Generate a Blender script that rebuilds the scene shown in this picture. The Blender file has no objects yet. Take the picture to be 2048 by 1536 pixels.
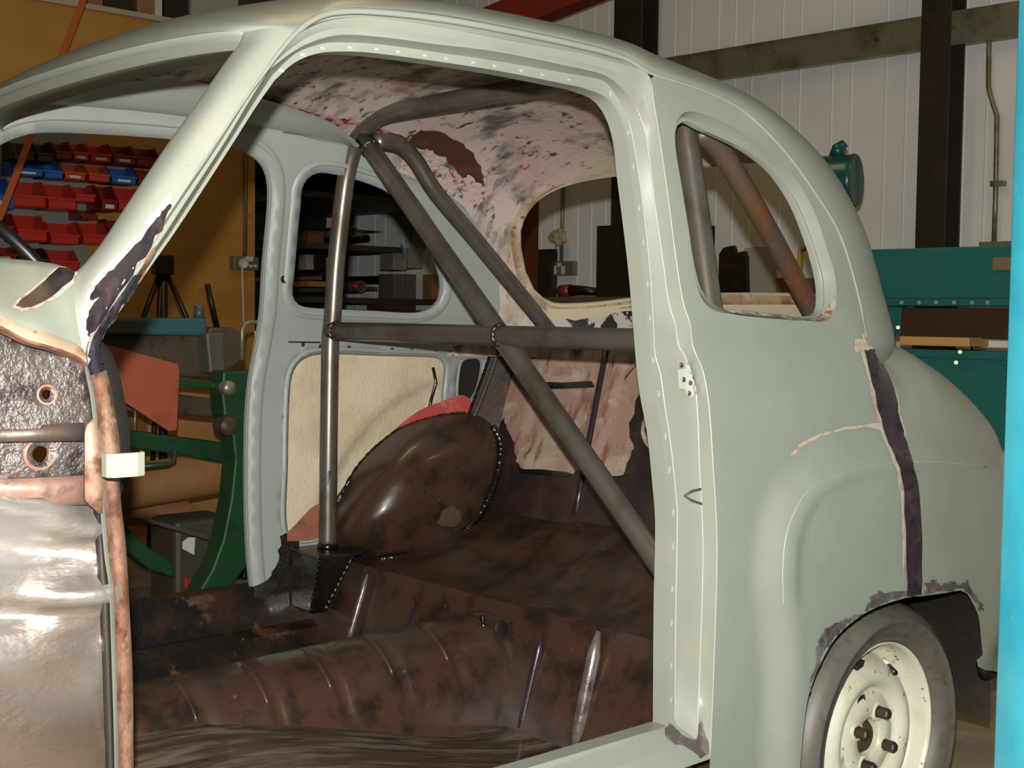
import bpy, bmesh, math, random
import numpy as np
from mathutils import Vector, Matrix
from mathutils.geometry import delaunay_2d_cdt
random.seed(4); rng = np.random.default_rng(4)
sc = bpy.context.scene
COL = sc.collection
# ------------------------------------------------------------------ camera
FPX, YAW, PITCH, ROLL = 2597.0, 0.84073, -0.052935, 0.012411
CAMP = np.array([-1.64993, -1.91482, 1.03830])
def cam_axes():
    f = np.array([math.cos(PITCH)*math.cos(YAW), math.cos(PITCH)*math.sin(YAW), math.sin(PITCH)])
    r = np.cross(f, [0, 0, 1]); r /= np.linalg.norm(r); u = np.cross(r, f)
    return r*math.cos(ROLL)+u*math.sin(ROLL), -r*math.sin(ROLL)+u*math.cos(ROLL), f
CR, CU, CF = cam_axes()
cd = bpy.data.cameras.new('camera'); cam = bpy.data.objects.new('camera', cd); COL.objects.link(cam)
cd.sensor_width = 36; cd.lens = FPX/2048*36; cd.clip_start = .02; cd.clip_end = 100
mm = Matrix.Identity(4)
for i in range(3):
    mm[i][0] = CR[i]; mm[i][1] = CU[i]; mm[i][2] = -CF[i]; mm[i][3] = CAMP[i]
cam.matrix_world = mm
sc.camera = cam
# ------------------------------------------------------------------ light: the camera's flash + workshop ceiling lamps
sc.view_settings.view_transform = 'Standard'; sc.view_settings.look = 'None'
sc.view_settings.gamma = 1; sc.view_settings.exposure = 0.0
w = bpy.data.worlds.new('world'); sc.world = w; w.use_nodes = True
w.node_tree.nodes['Background'].inputs[0].default_value = (1, .86, .55, 1)
w.node_tree.nodes['Background'].inputs[1].default_value = .028
fl = bpy.data.lights.new('camera_flash', 'POINT'); fl.energy = 390; fl.color = (1, .985, .95); fl.shadow_soft_size = .012
flo = bpy.data.objects.new('camera_flash', fl); COL.objects.link(flo)
flo.location = CAMP + CU*.088 - CR*.01 - CF*.01
for nm, lx, ly, e in (('workshop_lamp', .6, 1.6, 17), ('workshop_lamp', 2.2, -1.6, 17)):
    l = bpy.data.lights.new(nm, 'AREA'); l.energy = e; l.color = (1, .76, .36); l.shape = 'RECTANGLE'; l.size = 1.5; l.size_y = .3
    o = bpy.data.objects.new(nm, l); COL.objects.link(o); o.location = (lx, ly, 4.3)
# ------------------------------------------------------------------ pixel <-> world helpers
def ray(px, py): return CF+(px-1024)/FPX*CR-(py-768)/FPX*CU
def at(px, py, ax, val):
    d = ray(px, py); i = 'xyz'.index(ax); return CAMP+d*((val-CAMP[i])/d[i])
def project(P):
    d = np.asarray(P, float)-CAMP; Z = d@CF
    return np.stack([1024+FPX*(d@CR)/Z, 768-FPX*(d@CU)/Z], -1)
def smooth(a, b, t):
    t = np.clip((np.asarray(t, float)-a)/(b-a), 0, 1); return t*t*(3-2*t)
def spline(pts, n, closed=False):
    """n points along a centripetal-ish Catmull-Rom curve through pts, even in arc length"""
    p = np.asarray(pts, float)
    if closed: p = np.vstack([p[-1], p, p[0], p[1]])
    else: p = np.vstack([2*p[0]-p[1], p, 2*p[-1]-p[-2]])
    out = []
    for i in range(1, len(p)-2):
        t = np.linspace(0, 1, 14, endpoint=False)[:, None]
        a, b, c, d = p[i-1], p[i], p[i+1], p[i+2]
        L = np.linalg.norm(c-b)+1e-9
        m1 = (c-a)/(np.linalg.norm(c-b)+np.linalg.norm(b-a)+1e-9)*L
        m2 = (d-b)/(np.linalg.norm(d-c)+np.linalg.norm(c-b)+1e-9)*L
        out.append((2*t**3-3*t**2+1)*b+(t**3-2*t**2+t)*m1+(-2*t**3+3*t**2)*c+(t**3-t**2)*m2)
    out.append(p[-2][None]); q = np.vstack(out)
    s = np.r_[0, np.cumsum(np.linalg.norm(np.diff(q, axis=0), axis=1))]
    tt = np.linspace(0, s[-1], n+1)[:-1] if closed else np.linspace(0, s[-1], n)
    return np.stack([np.interp(tt, s, q[:, k]) for k in range(q.shape[1])], -1)
def inside(P, poly):
    x, y = P[:, 0], P[:, 1]; r = np.zeros(len(P), bool); n = len(poly)
    for i in range(n):
        x1, y1 = poly[i]; x2, y2 = poly[(i+1) % n]
        c = (y1 > y) != (y2 > y)
        r ^= c & (x < (x2-x1)*(y-y1)/((y2-y1) if y2 != y1 else 1e-12)+x1)
    return r
def dist(P, line, closed=False):
    L = np.asarray(line); L = np.vstack([L, L[:1]]) if closed else L
    best = np.full(len(P), 1e9)
    for a, b in zip(L[:-1], L[1:]):
        ab = b-a; t = np.clip(((P-a)@ab)/(ab@ab+1e-12), 0, 1)
        best = np.minimum(best, np.linalg.norm(P-a-t[:, None]*ab, axis=1))
    return best
# ------------------------------------------------------------------ mesh helpers
def link(name, me, mat=None, parent=None):
    o = bpy.data.objects.new(name, me); COL.objects.link(o)
    if mat: me.materials.append(mat)
    if parent: o.parent = parent
    return o
def mesh(name, verts, faces, mat=None, parent=None, sm=True, thick=0, bev=0, sub=0, auto=None):
    me = bpy.data.meshes.new(name)
    me.from_pydata([tuple(map(float, v)) for v in verts], [], [tuple(map(int, f)) for f in faces]); me.update()
    if sm: me.polygons.foreach_set('use_smooth', [True]*len(me.polygons))
    o = link(name, me, mat, parent)
    if sub:
        m = o.modifiers.new('s', 'SUBSURF'); m.levels = m.render_levels = sub
    if thick:
        m = o.modifiers.new('t', 'SOLIDIFY'); m.thickness = abs(thick); m.offset = -1 if thick > 0 else 1
    if bev:
        m = o.modifiers.new('b', 'BEVEL'); m.width = bev; m.segments = 2; m.limit_method = 'ANGLE'
    if auto:
        sharp(me, auto)
    return o
def sharp(me, deg=35):
    bm = bmesh.new(); bm.from_mesh(me); lim = math.radians(deg)
    for e in bm.edges:
        if len(e.link_faces) == 2 and e.calc_face_angle(0) > lim: e.smooth = False
    bm.to_mesh(me); bm.free()
class MB:
    """collects boxes, tubes, lathes into one mesh"""
    def __init__(s): s.v = []; s.f = []
    def add(s, v, f):
        n = len(s.v); s.v += [tuple(map(float, q)) for q in v]; s.f += [tuple(int(i)+n for i in q) for q in f]; return s
    def box(s, c, d, rz=0, rx=0, ry=0):
        M = Matrix.Rotation(rz, 3, 'Z') @ Matrix.Rotation(ry, 3, 'Y') @ Matrix.Rotation(rx, 3, 'X')
        vs = [Vector(c)+M @ Vector((x*d[0]/2, y*d[1]/2, z*d[2]/2)) for x in (-1, 1) for y in (-1, 1) for z in (-1, 1)]
        return s.add(vs, [(0, 1, 3, 2), (4, 6, 7, 5), (0, 4, 5, 1), (2, 3, 7, 6), (0, 2, 6, 4), (1, 5, 7, 3)])
    def tube(s, path, r, n=16, cap=True, closed=False):
        P = [Vector(tuple(map(float, p))) for p in path]; m = len(P)
        rr = r if hasattr(r, '__len__') else [r]*m
        t0 = (P[1]-P[0]).normalized(); up = Vector((0, 0, 1)) if abs(t0.z) < .9 else Vector((1, 0, 0))
        nx = t0.cross(up).normalized(); vs = []; 
        for i in range(m):
            if closed: t = (P[(i+1) % m]-P[i-1]).normalized()
            else: t = (P[min(i+1, m-1)]-P[max(i-1, 0)]).normalized()
            nx = (nx-t*nx.dot(t)).normalized(); ny = t.cross(nx)
            vs += [P[i]+(nx*math.cos(2*math.pi*k/n)+ny*math.sin(2*math.pi*k/n))*rr[i] for k in range(n)]
        fs = []
        for i in range(m if closed else m-1):
            j = (i+1) % m
            fs += [(i*n+k, i*n+(k+1) % n, j*n+(k+1) % n, j*n+k) for k in range(n)]
        if cap and not closed: fs += [tuple(range(n))[::-1], tuple((m-1)*n+k for k in range(n))]
        return s.add(vs, fs)
    def lathe(s, prof, c, axis='y', n=64, sgn=1, a0=0):
        """prof: list of (radius, offset along axis*sgn)"""
        vs = []
        for r, h in prof:
            for k in range(n):
                a = 2*math.pi*k/n+a0; p, q = r*math.cos(a), r*math.sin(a)
                vs.append({'y': (c[0]+p, c[1]+h*sgn, c[2]+q), 'z': (c[0]+p, c[1]+q, c[2]+h*sgn), 'x': (c[0]+h*sgn, c[1]+p, c[2]+q)}[axis])
        fs = [(i*n+k, i*n+(k+1) % n, (i+1)*n+(k+1) % n, (i+1)*n+k) for i in range(len(prof)-1) for k in range(n)]
        return s.add(vs, fs)
    def prism(s, poly, axis, a, b):
        """2D polygon in the other two axes, extruded from a to b along axis"""
        n = len(poly)
        mk = {'y': lambda p, h: (p[0], h, p[1]), 'x': lambda p, h: (h, p[0], p[1]), 'z': lambda p, h: (p[0], p[1], h)}[axis]
        return s.add([mk(p, a) for p in poly]+[mk(p, b) for p in poly],
                     [tuple(range(n)), tuple(range(2*n-1, n-1, -1))]+[(i, (i+1) % n, n+(i+1) % n, n+i) for i in range(n)])
    def build(s, name, mat, parent=None, sm=False, bev=0, auto=None, thick=0):
        o = mesh(name, s.v, s.f, mat, parent, sm=sm, thick=thick, auto=auto)
        bm = bmesh.new(); bm.from_mesh(o.data); bmesh.ops.recalc_face_normals(bm, faces=bm.faces); bm.to_mesh(o.data); bm.free()
        if auto: sharp(o.data, auto)
        if bev:
            m = o.modifiers.new('b', 'BEVEL'); m.width = bev; m.segments = 2; m.limit_method = 'ANGLE'
        return o
def cdt(outer, holes, step, keep=None):
    """triangulated 2D region with interior grid points"""
    loops = [np.asarray(outer)]+[np.asarray(h) for h in holes]
    vs = []; es = []
    for L in loops:
        n = len(vs); vs += list(L); es += [(n+i, n+(i+1) % len(L)) for i in range(len(L))]
    lo, hi = loops[0].min(0), loops[0].max(0)
    gx, gy = np.meshgrid(np.arange(lo[0], hi[0], step), np.arange(lo[1], hi[1], step))
    g = np.stack([gx.ravel(), gy.ravel()], -1)
    g[:, 0] += (np.round((g[:, 1]-lo[1])/step) % 2)*step*.5
    ok = inside(g, loops[0]); d = dist(g, loops[0], True) > step*.45
    for h in loops[1:]: ok &= ~inside(g, h); d &= dist(g, h, True) > step*.45
    vs = [Vector((float(a), float(b))) for a, b in vs]+[Vector((float(a), float(b))) for a, b in g[ok & d]]
    r = delaunay_2d_cdt(vs, es, [], 0, 1e-7)
    V = np.array([(v.x, v.y) for v in r[0]]); F = np.array([f for f in r[2] if len(f) == 3])
    c = V[F].mean(1); k = inside(c, loops[0])
    for h in loops[1:]: k &= ~inside(c, h)
    a, b, cc = V[F[:, 0]], V[F[:, 1]], V[F[:, 2]]
    ar = (b[:, 0]-a[:, 0])*(cc[:, 1]-a[:, 1])-(b[:, 1]-a[:, 1])*(cc[:, 0]-a[:, 0])
    F = F[k & (abs(ar) > 1e-10)]; ar = ar[k & (abs(ar) > 1e-10)]
    F[ar < 0] = F[ar < 0][:, ::-1]
    used = np.unique(F); m = -np.ones(len(V), int); m[used] = np.arange(len(used))
    return V[used], m[F]
def panel(name, outer, holes, surf, step, mat, parent, flip=False, thick=0):
    V, F = cdt(outer, holes, step)
    P = surf(V)
    if flip: F = F[:, ::-1]
    return mesh(name, P, F, mat, parent, thick=thick)
def loft(name, rows, mat, parent=None, closed=False, flip=False, thick=0, auto=None, sub=0):
    R = [np.asarray(r, float) for r in rows]; n = len(R[0]); fs = []
    for i in range(len(R)-1):
        for k in range(n if closed else n-1):
            a, b = i*n+k, i*n+(k+1) % n
            f = (a, b, b+n, a+n); fs.append(f[::-1] if flip else f)
    return mesh(name, np.vstack(R), fs, mat, parent, thick=thick, auto=auto, sub=sub)
def tag(o, label=None, cat=None, group=None, kind=None):
    if label: o['label'] = label
    if cat: o['category'] = cat
    if group: o['group'] = group
    if kind: o['kind'] = kind
    return o
def empty(name, loc, label=None, cat=None, group=None):
    o = bpy.data.objects.new(name, None); COL.objects.link(o); o.location = loc; o.empty_display_size = .1
    bpy.context.view_layer.update()
    return tag(o, label, cat, group)
def under(o, root):
    """parent keeping world placement (meshes are built in world coordinates)"""
    o.parent = root; o.matrix_parent_inverse = Matrix.Translation(-Vector(root.location)); return o
# ------------------------------------------------------------------ materials
def srgb(*c): return tuple((x/255/12.92 if x/255 <= .04045 else ((x/255+.055)/1.055)**2.4) for x in c)
KALB = .68   # flash-lit car paints are darker than they look
def mat(name, col, rough=.5, metal=0, layers=(), bump=None, spec=.5, coat=0, rvar=None):
    """layers: (colour, noise scale, low, high[, stretch xyz, roughness, metal]) laid over the base colour; bump: (scale, strength, distance[, stretch])"""
    col = tuple(c*KALB for c in col); layers = [(tuple(c*KALB for c in l_[0]),)+tuple(l_[1:]) for l_ in layers]
    m = bpy.data.materials.new(name); m.use_nodes = True; nt = m.node_tree; N = nt.nodes; L = nt.links
    b = N['Principled BSDF']; tc = N.new('ShaderNodeTexCoord')
    def noise(scale, st=(1, 1, 1), detail=6, seed=0):
        mp = N.new('ShaderNodeMapping'); mp.inputs['Scale'].default_value = st; mp.inputs['Location'].default_value = (seed*3.7, seed*1.3, seed*5.1)
        L.new(tc.outputs['Object'], mp.inputs[0]); n = N.new('ShaderNodeTexNoise'); n.inputs['Scale'].default_value = scale; n.inputs['Detail'].default_value = detail
        n.inputs['Roughness'].default_value = .62
        L.new(mp.outputs[0], n.inputs['Vector']); return n.outputs['Fac']
    cc = None; rr = None; me_ = None
    for i, ly in enumerate(layers):
        c2, s, lo, hi = ly[:4]; st = ly[4] if len(ly) > 4 and ly[4] else (1, 1, 1)
        f = noise(s, st, 7, i+1); r = N.new('ShaderNodeMapRange'); r.inputs[1].default_value = lo; r.inputs[2].default_value = hi
        L.new(f, r.inputs[0])
        mx = N.new('ShaderNodeMix'); mx.data_type = 'RGBA'; L.new(r.outputs[0], mx.inputs[0])
        if cc is None: mx.inputs[6].default_value = (*col, 1)
        else: L.new(cc, mx.inputs[6])
        mx.inputs[7].default_value = (*c2, 1); cc = mx.outputs[2]
        if len(ly) > 5 and ly[5] is not None:
            q = N.new('ShaderNodeMix'); L.new(r.outputs[0], q.inputs[0])
            if rr is None: q.inputs[2].default_value = rough
            else: L.new(rr, q.inputs[2])
            q.inputs[3].default_value = ly[5]; rr = q.outputs[0]
        if len(ly) > 6 and ly[6] is not None:
            q = N.new('ShaderNodeMix'); L.new(r.outputs[0], q.inputs[0])
            if me_ is None: q.inputs[2].default_value = metal
            else: L.new(me_, q.inputs[2])
            q.inputs[3].default_value = ly[6]; me_ = q.outputs[0]
    b.inputs['Base Color'].default_value = (*col, 1); b.inputs['Roughness'].default_value = rough; b.inputs['Metallic'].default_value = metal
    b.inputs['Specular IOR Level'].default_value = spec; b.inputs['Coat Weight'].default_value = coat; b.inputs['Coat Roughness'].default_value = .12
    if cc is not None: L.new(cc, b.inputs['Base Color'])
    if rr is not None: L.new(rr, b.inputs['Roughness'])
    if me_ is not None: L.new(me_, b.inputs['Metallic'])
    if bump:
        bl = bump if isinstance(bump, list) else [bump]; prev = None
        for i, bb in enumerate(bl):
            f = noise(bb[0], bb[3] if len(bb) > 3 else (1, 1, 1), 5, 20+i)
            bn = N.new('ShaderNodeBump'); bn.inputs['Strength'].default_value = bb[1]; bn.inputs['Distance'].default_value = bb[2]
            L.new(f, bn.inputs['Height'])
            if prev is not None: L.new(prev, bn.inputs['Normal'])
            prev = bn.outputs[0]
        L.new(prev, b.inputs['Normal'])
    return m
#MATS
PAINT = mat('primer_grey_green_paint', srgb(160, 163, 149), .38, layers=[(srgb(150, 154, 140), 3, .4, .7), (srgb(168, 168, 153), 7, .55, .75), (srgb(140, 142, 132), 160, .64, .74)], bump=(400, .05, .001))
PAINT_LT = mat('weld_and_highlight_paint', srgb(182, 186, 176), .35)  # pale paint for the spot welds and the painted crease highlights
PAINT_IN = mat('inner_grey_paint', srgb(168, 174, 168), .45, layers=[(srgb(156, 162, 156), 4, .4, .7), (srgb(150, 138, 120), 9, .66, .8)], bump=(250, .08, .001))
BARE = mat('bare_ground_steel', srgb(74, 66, 68), .34, .55, layers=[(srgb(120, 70, 62), 14, .5, .66, (1, 1, 1), .55, 0), (srgb(50, 44, 52), 30, .5, .62)], bump=(90, .25, .002))
SEAM = mat('dark_primer_seam', srgb(62, 50, 56), .38, .3, layers=[(srgb(94, 76, 70), 26, .5, .68), (srgb(40, 34, 42), 50, .52, .62)], bump=(60, .3, .002))
FILLER = mat('cream_filler_edge', srgb(205, 190, 168), .6, layers=[(srgb(190, 150, 138), 60, .5, .62)])
BROWN = mat('dark_brown_waxed_floor', srgb(70, 48, 36), .38, layers=[(srgb(78, 52, 38), 9, .45, .7), (srgb(42, 31, 25), 14, .48, .62), (srgb(74, 62, 52), 5, .52, .72, None, .5), (srgb(112, 82, 64), 60, .66, .74)],
            bump=[(30, .22, .004), (240, .18, .001)], coat=.22)
BROWN_FLAT = mat('dusty_brown_floor', srgb(86, 68, 52), .42, layers=[(srgb(136, 122, 100), 6, .46, .62, (1, 6, 1), .6), (srgb(34, 25, 18), 9, .5, .66, (1, 5, 1)), (srgb(90, 60, 40), 16, .58, .7)],
            bump=[(26, .35, .006, (1, 3, 1)), (200, .2, .001)], coat=.2)
BLACKP = mat('gloss_black_seam_paint', srgb(20, 17, 15), .22, layers=[(srgb(50, 34, 24), 18, .55, .7)], bump=[(80, .5, .003)], coat=.4)
SILLM = mat('black_rusty_sill', srgb(28, 24, 20), .34, layers=[(srgb(112, 66, 30), 11, .60, .68, (1, 1, 1), .7), (srgb(150, 138, 110), 34, .68, .72, None, .8), (srgb(60, 38, 28), 5, .5, .6)], bump=[(60, .5, .004)], coat=.25)
LINING = mat('mottled_roof_underside', srgb(206, 186, 178), .6, layers=[(srgb(214, 200, 176), 2.6, .54, .64), (srgb(104, 98, 94), 6.5, .49, .62, (2.0, 1, 1)), (srgb(204, 158, 152), 5, .54, .68), (srgb(66, 58, 54), 24, .57, .66, (2.2, 1, 1)), (srgb(140, 44, 42), 11, .64, .68, (2.6, 1, 1))],
             bump=[(45, .4, .003, (2, 1, 1))])
def zone_layer(m, col, expr_scale, lo, hi, axis='x', rough_scale=6, amp=.25):
    """lays another paint colour over the part of a panel beyond a ragged line"""
    nt = m.node_tree; N = nt.nodes; L = nt.links; b = N['Principled BSDF']; tc = N.new('ShaderNodeTexCoord'); sp = N.new('ShaderNodeSeparateXYZ')
    L.new(tc.outputs['Object'], sp.inputs[0]); n = N.new('ShaderNodeTexNoise'); n.inputs['Scale'].default_value = rough_scale; n.inputs['Detail'].default_value = 7; L.new(tc.outputs['Object'], n.inputs[0])
    a = N.new('ShaderNodeMath'); a.operation = 'MULTIPLY_ADD'; L.new(n.outputs['Fac'], a.inputs[0]); a.inputs[1].default_value = amp; L.new(sp.outputs[axis.upper()], a.inputs[2])
    r = N.new('ShaderNodeMapRange'); r.inputs[1].default_value = lo; r.inputs[2].default_value = hi; L.new(a.outputs[0], r.inputs[0])
    old = b.inputs['Base Color'].links[0].from_socket if b.inputs['Base Color'].links else None
    mx = N.new('ShaderNodeMix'); mx.data_type = 'RGBA'; L.new(r.outputs[0], mx.inputs[0])
    if old: L.new(old, mx.inputs[6])
    mx.inputs[7].default_value = (*col, 1); L.new(mx.outputs[2], b.inputs['Base Color'])
zone_layer(LINING, tuple(c*KALB for c in srgb(206, 190, 160)), 1, .60, .74, 'x', 7, .30)
BEIGE = mat('beige_inner_paint', srgb(200, 184, 150), .55, layers=[(srgb(206, 192, 172), 6, .45, .65), (srgb(150, 110, 66), 22, .62, .72), (srgb(190, 160, 140), 11, .5, .7)], bump=[(80, .3, .002)])
CREAM = mat('cream_textured_underseal', srgb(232, 216, 182), .7, layers=[(srgb(212, 194, 160), 8, .45, .7), (srgb(120, 78, 40), 30, .74, .78)], bump=[(26, .5, .005), (120, .7, .003)])
PINK = mat('pink_brown_bulkhead', srgb(176, 142, 126), .5, layers=[(srgb(196, 178, 156), 8, .48, .62, (1, 1, 2.2)), (srgb(142, 92, 82), 11, .52, .66, (1, 2.5, .7)), (srgb(92, 48, 44), 14, .62, .72, (1, 3, .8)), (srgb(66, 50, 46), 4, .62, .70)], bump=[(60, .25, .002)], coat=.1)
TUBE = mat('bare_steel_tube', srgb(130, 122, 112), .32, .62, layers=[(srgb(102, 92, 78), 10, .45, .65, None, .42)], bump=(320, .05, .0006))
TUBE_DARK = TUBE
TUBE_RUST = mat('rusty_steel_tube', srgb(112, 98, 84), .42, .3, layers=[(srgb(122, 76, 46), 14, .44, .6, None, .7, .1), (srgb(150, 96, 50), 40, .6, .7, None, .8, 0)], bump=(160, .2, .001))
WELD = mat('weld_bead', srgb(120, 104, 92), .3, .9, bump=(300, .5, .002))
SILVER = mat('bare_silver_steel', srgb(206, 200, 194), .27, .7, layers=[(srgb(150, 140, 130), 6, .45, .65, None, .36), (srgb(150, 120, 96), 4, .60, .74, (1, 1, 1), .5, .3)], bump=[(6, .25, .02, (1, 1, 2.4)), (190, .10, .001)])
SILVER_LOW = 0
SILVER_UP = mat('pitted_dark_steel', srgb(112, 102, 98), .3, .5, layers=[(srgb(150, 92, 66), 13, .58, .68, None, .6, .2), (srgb(70, 62, 60), 30, .5, .62)], bump=[(80, .9, .005), (12, .4, .01)])
RUSTP = mat('surface_rusted_steel', srgb(156, 112, 90), .6, .15, layers=[(srgb(178, 144, 120), 17, .46, .62), (srgb(118, 76, 54), 34, .50, .64), (srgb(92, 68, 62), 11, .56, .68), (srgb(168, 168, 150), 8, .66, .72)], bump=[(150, .4, .0015)])
GREY_LINK = mat('dull_grey_steel', srgb(96, 88, 82), .45, .5, layers=[(srgb(120, 92, 76), 14, .5, .66)], bump=(120, .3, .002))
WHITEW = mat('cream_wheel_paint', srgb(236, 232, 208), .38, layers=[(srgb(216, 208, 178), 9, .5, .7), (srgb(176, 100, 44), 60, .63, .68, None, .8), (srgb(160, 92, 44), 20, .66, .70, None, .8)], bump=(200, .05, .001))
RUBBER = mat('dusty_tyre_rubber', srgb(104, 97, 87), .5, layers=[(srgb(120, 112, 100), 5, .46, .7), (srgb(90, 84, 76), 40, .5, .66)], bump=(120, .2, .001))
DARKSTEEL = mat('dark_oiled_steel', srgb(46, 38, 32), .4, .5, layers=[(srgb(74, 52, 40), 20, .5, .66)])
BLACK = mat('black_plastic', srgb(22, 22, 22), .4)
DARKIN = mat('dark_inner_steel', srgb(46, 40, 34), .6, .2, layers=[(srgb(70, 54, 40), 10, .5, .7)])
GOLD = mat('yellow_passivated_plate', srgb(150, 132, 84), .35, .6)
PURPLE = mat('blued_steel_rib', srgb(86, 74, 82), .3, .7, bump=(120, .3, .001))
RIBM = mat('worn_bright_rib', srgb(150, 138, 134), .3, .5, layers=[(srgb(96, 78, 72), 20, .5, .66)], bump=(100, .4, .002))
RED = mat('red_primer_band', srgb(190, 74, 70), .5, layers=[(srgb(206, 130, 112), 14, .5, .66), (srgb(120, 66, 40), 20, .6, .7)])
# ================================================================== THE CAR
car = empty('car', (0, 0, 0), 'stripped grey-green saloon car body shell with an open doorway and a bare steel roll cage', 'car')
ZT = np.array([.15, .41, .60, .80, .92, .99, 1.03, 1.10, 1.20, 1.30, 1.40, 1.50]); YT = np.array([.655, .664, .668, .664, .655, .640, .624, .608, .592, .575, .552, .50])
def Ytab(z): return np.interp(z, ZT, YT)*.5+np.interp(z-.02, ZT, YT)*.25+np.interp(z+.02, ZT, YT)*.25
def Yb(x, z):
    x = np.asarray(x, float); z = np.asarray(z, float)
    up = smooth(.96, 1.06, z)
    y = Ytab(z)-up*.30*np.clip(x-.25, 0, None)**2-(1-up)*.42*np.clip(x-.78, 0, None)**2
    y = y-.035*smooth(.35, 1.1, -x)
    return y
def trace(px, off=0, yf=None, side=-1, n=7):
    yf = yf or Yb; out = []
    for p in px:
        o = p[2] if len(p) > 2 else off; q = at(p[0], p[1], 'y', side*.6)
        for _ in range(n): q = at(p[0], p[1], 'y', side*(float(yf(q[0], q[2]))-o))
        out.append(q)
    return np.array(out)
# ---- near doorway lines, traced from inner flange edge outwards
C0 = dict(A=[(272, 1765), (267, 1536), (265, 1349), (258, 1209), (251, 1087), (241, 1000), (238, 900), (232, 858), (216, 766), (203, 722), (198, 690), (205, 672), (219, 653), (252, 604), (295, 542), (339, 480), (376, 425), (461, 294), (513, 212), (549, 161)],
          T=[(549, 161), (588, 126), (634, 107), (681, 103), (737, 105), (869, 122), (998, 142), (1160, 174)],
          B=[(1160, 174), (1211, 194), (1238, 229), (1254, 280), (1262, 350), (1273, 436), (1285, 537), (1295, 647), (1301, 719), (1309, 789), (1324, 871), (1334, 969), (1340, 1050), (1337, 1209), (1335, 1452)],
          S=[(1335, 1452), (1195, 1494), (1054, 1536), (660, 1650), (272, 1765)])
C1 = dict(A=[(262, 1775), (261, 1536), (259, 1349), (252, 1209), (245, 1087), (235, 1000), (232, 900), (226, 858), (210, 766), (197, 722), (193, 690), (199, 670), (214, 649), (247, 600), (290, 538), (334, 476), (371, 420), (456, 289), (508, 206), (545, 150)],
          T=[(545, 150), (590, 108), (634, 90), (664, 85), (752, 88), (869, 104), (998, 123), (1160, 151)],
          B=[(1160, 151), (1211, 164), (1238, 202), (1258, 245), (1273, 319), (1289, 432), (1301, 549), (1308, 666), (1311, 715), (1320, 742), (1330, 812), (1342, 891), (1354, 1008), (1355, 1041), (1352, 1209), (1350, 1448)],
          S=[(1350, 1448), (1200, 1500), (1054, 1550), (660, 1670), (262, 1790)])
C2 = dict(A=[(254, 1790), (255, 1536), (253, 1349), (246, 1209), (239, 1087), (229, 1000), (226, 900), (220, 858), (204, 766), (191, 722), (187, 690), (193, 668), (208, 644), (242, 596), (285, 534), (329, 471), (365, 415), (451, 283), (502, 198), (540, 138)],
          T=[(540, 138), (590, 102), (634, 81), (681, 70), (752, 73), (869, 88), (998, 104), (1160, 137)],
          B=[(1160, 137), (1211, 151), (1246, 178), (1269, 209), (1287, 252), (1297, 307), (1310, 412), (1326, 522), (1338, 608), (1351, 650), (1357, 691), (1371, 714), (1389, 766), (1395, 824), (1399, 930), (1406, 1092), (1400, 1327), (1394, 1479)],
          S=[(1394, 1479), (1240, 1532), (1054, 1590), (660, 1700), (254, 1830)])
C3 = dict(A=[(229, 1800), (229, 1536), (223, 1314), (218, 1174), (209, 1115), (202, 1031), (196, 960), (190, 880), (180, 790), (170, 740), (169, 710), (174, 684), (188, 650), (224, 594), (262, 543), (299, 489), (328, 444), (427, 301), (476, 225), (513, 164)],
          T=[(513, 164), (561, 104), (605, 63), (664, 40), (737, 35), (869, 52), (998, 77), (1160, 106)],
          B=[(1160, 106), (1250, 130), (1297, 147), (1306, 194), (1316, 256), (1336, 393), (1351, 510), (1367, 608), (1381, 650), (1385, 691), (1406, 742), (1418, 812), (1426, 930), (1434, 1086), (1428, 1327), (1420, 1518)],
          S=[(1420, 1518), (1240, 1580), (1054, 1640), (660, 1750), (229, 1870)])
NS = dict(A=90, T=60, B=80, S=30)
def ring(C, off, offB=None):
    out = {}
    for k in 'ATBS':
        p = spline(C[k], NS[k]); o = np.full(len(p), float(off))
        if offB is not None and k == 'B': o = off+(offB-off)*smooth(0, 22, np.arange(len(p)))*smooth(0, 8, len(p)-1-np.arange(len(p)))
        out[k] = trace(np.column_stack([p, o]))
    return out
def cat(Rg, keys='ATBS'): return np.vstack([Rg[k][:-1] if k != keys[-1] else Rg[k] for k in keys])
R0, R1, R2, R3 = ring(C0, .047, .040), ring(C1, .045, .038), ring(C2, .014, .027), ring(C3, 0)
Rin = {k: R0[k]+np.array([0, .03, 0]) for k in R0}
def mid(a, b, t): return {k: a[k]*(1-t)+b[k]*t for k in a}
def push(a, dy): return {k: a[k]+np.array([0, dy, 0]) for k in a}
rows = [Rin, push(mid(Rin, R0, .6), .004), R0, mid(R0, R1, .15), mid(R0, R1, .85), R1, mid(R1, R2, .12), mid(R1, R2, .9), R2, mid(R2, R3, .1), push(mid(R2, R3, .5), .004), mid(R2, R3, .92), R3]
frame = loft('door_frame', [cat(r) for r in rows], PAINT, car, thick=0, auto=32)
# lower part of the front post is bare rusty steel: separate strip lying on the frame
def strip(a, b, i0, i1, t0, t1, name, m, lift=.0015):
    A, B = a['A'][i0:i1], b['A'][i0:i1]
    return loft(name, [A*(1-t)+B*t+np.array([0, -lift, 0]) for t in np.linspace(t0, t1, 5)], m, car)
nA = NS['A']; iK = int(np.argmin([abs(p[1]-735) if p[0] < 260 else 999 for p in spline(C0['A'], nA)]))
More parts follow.
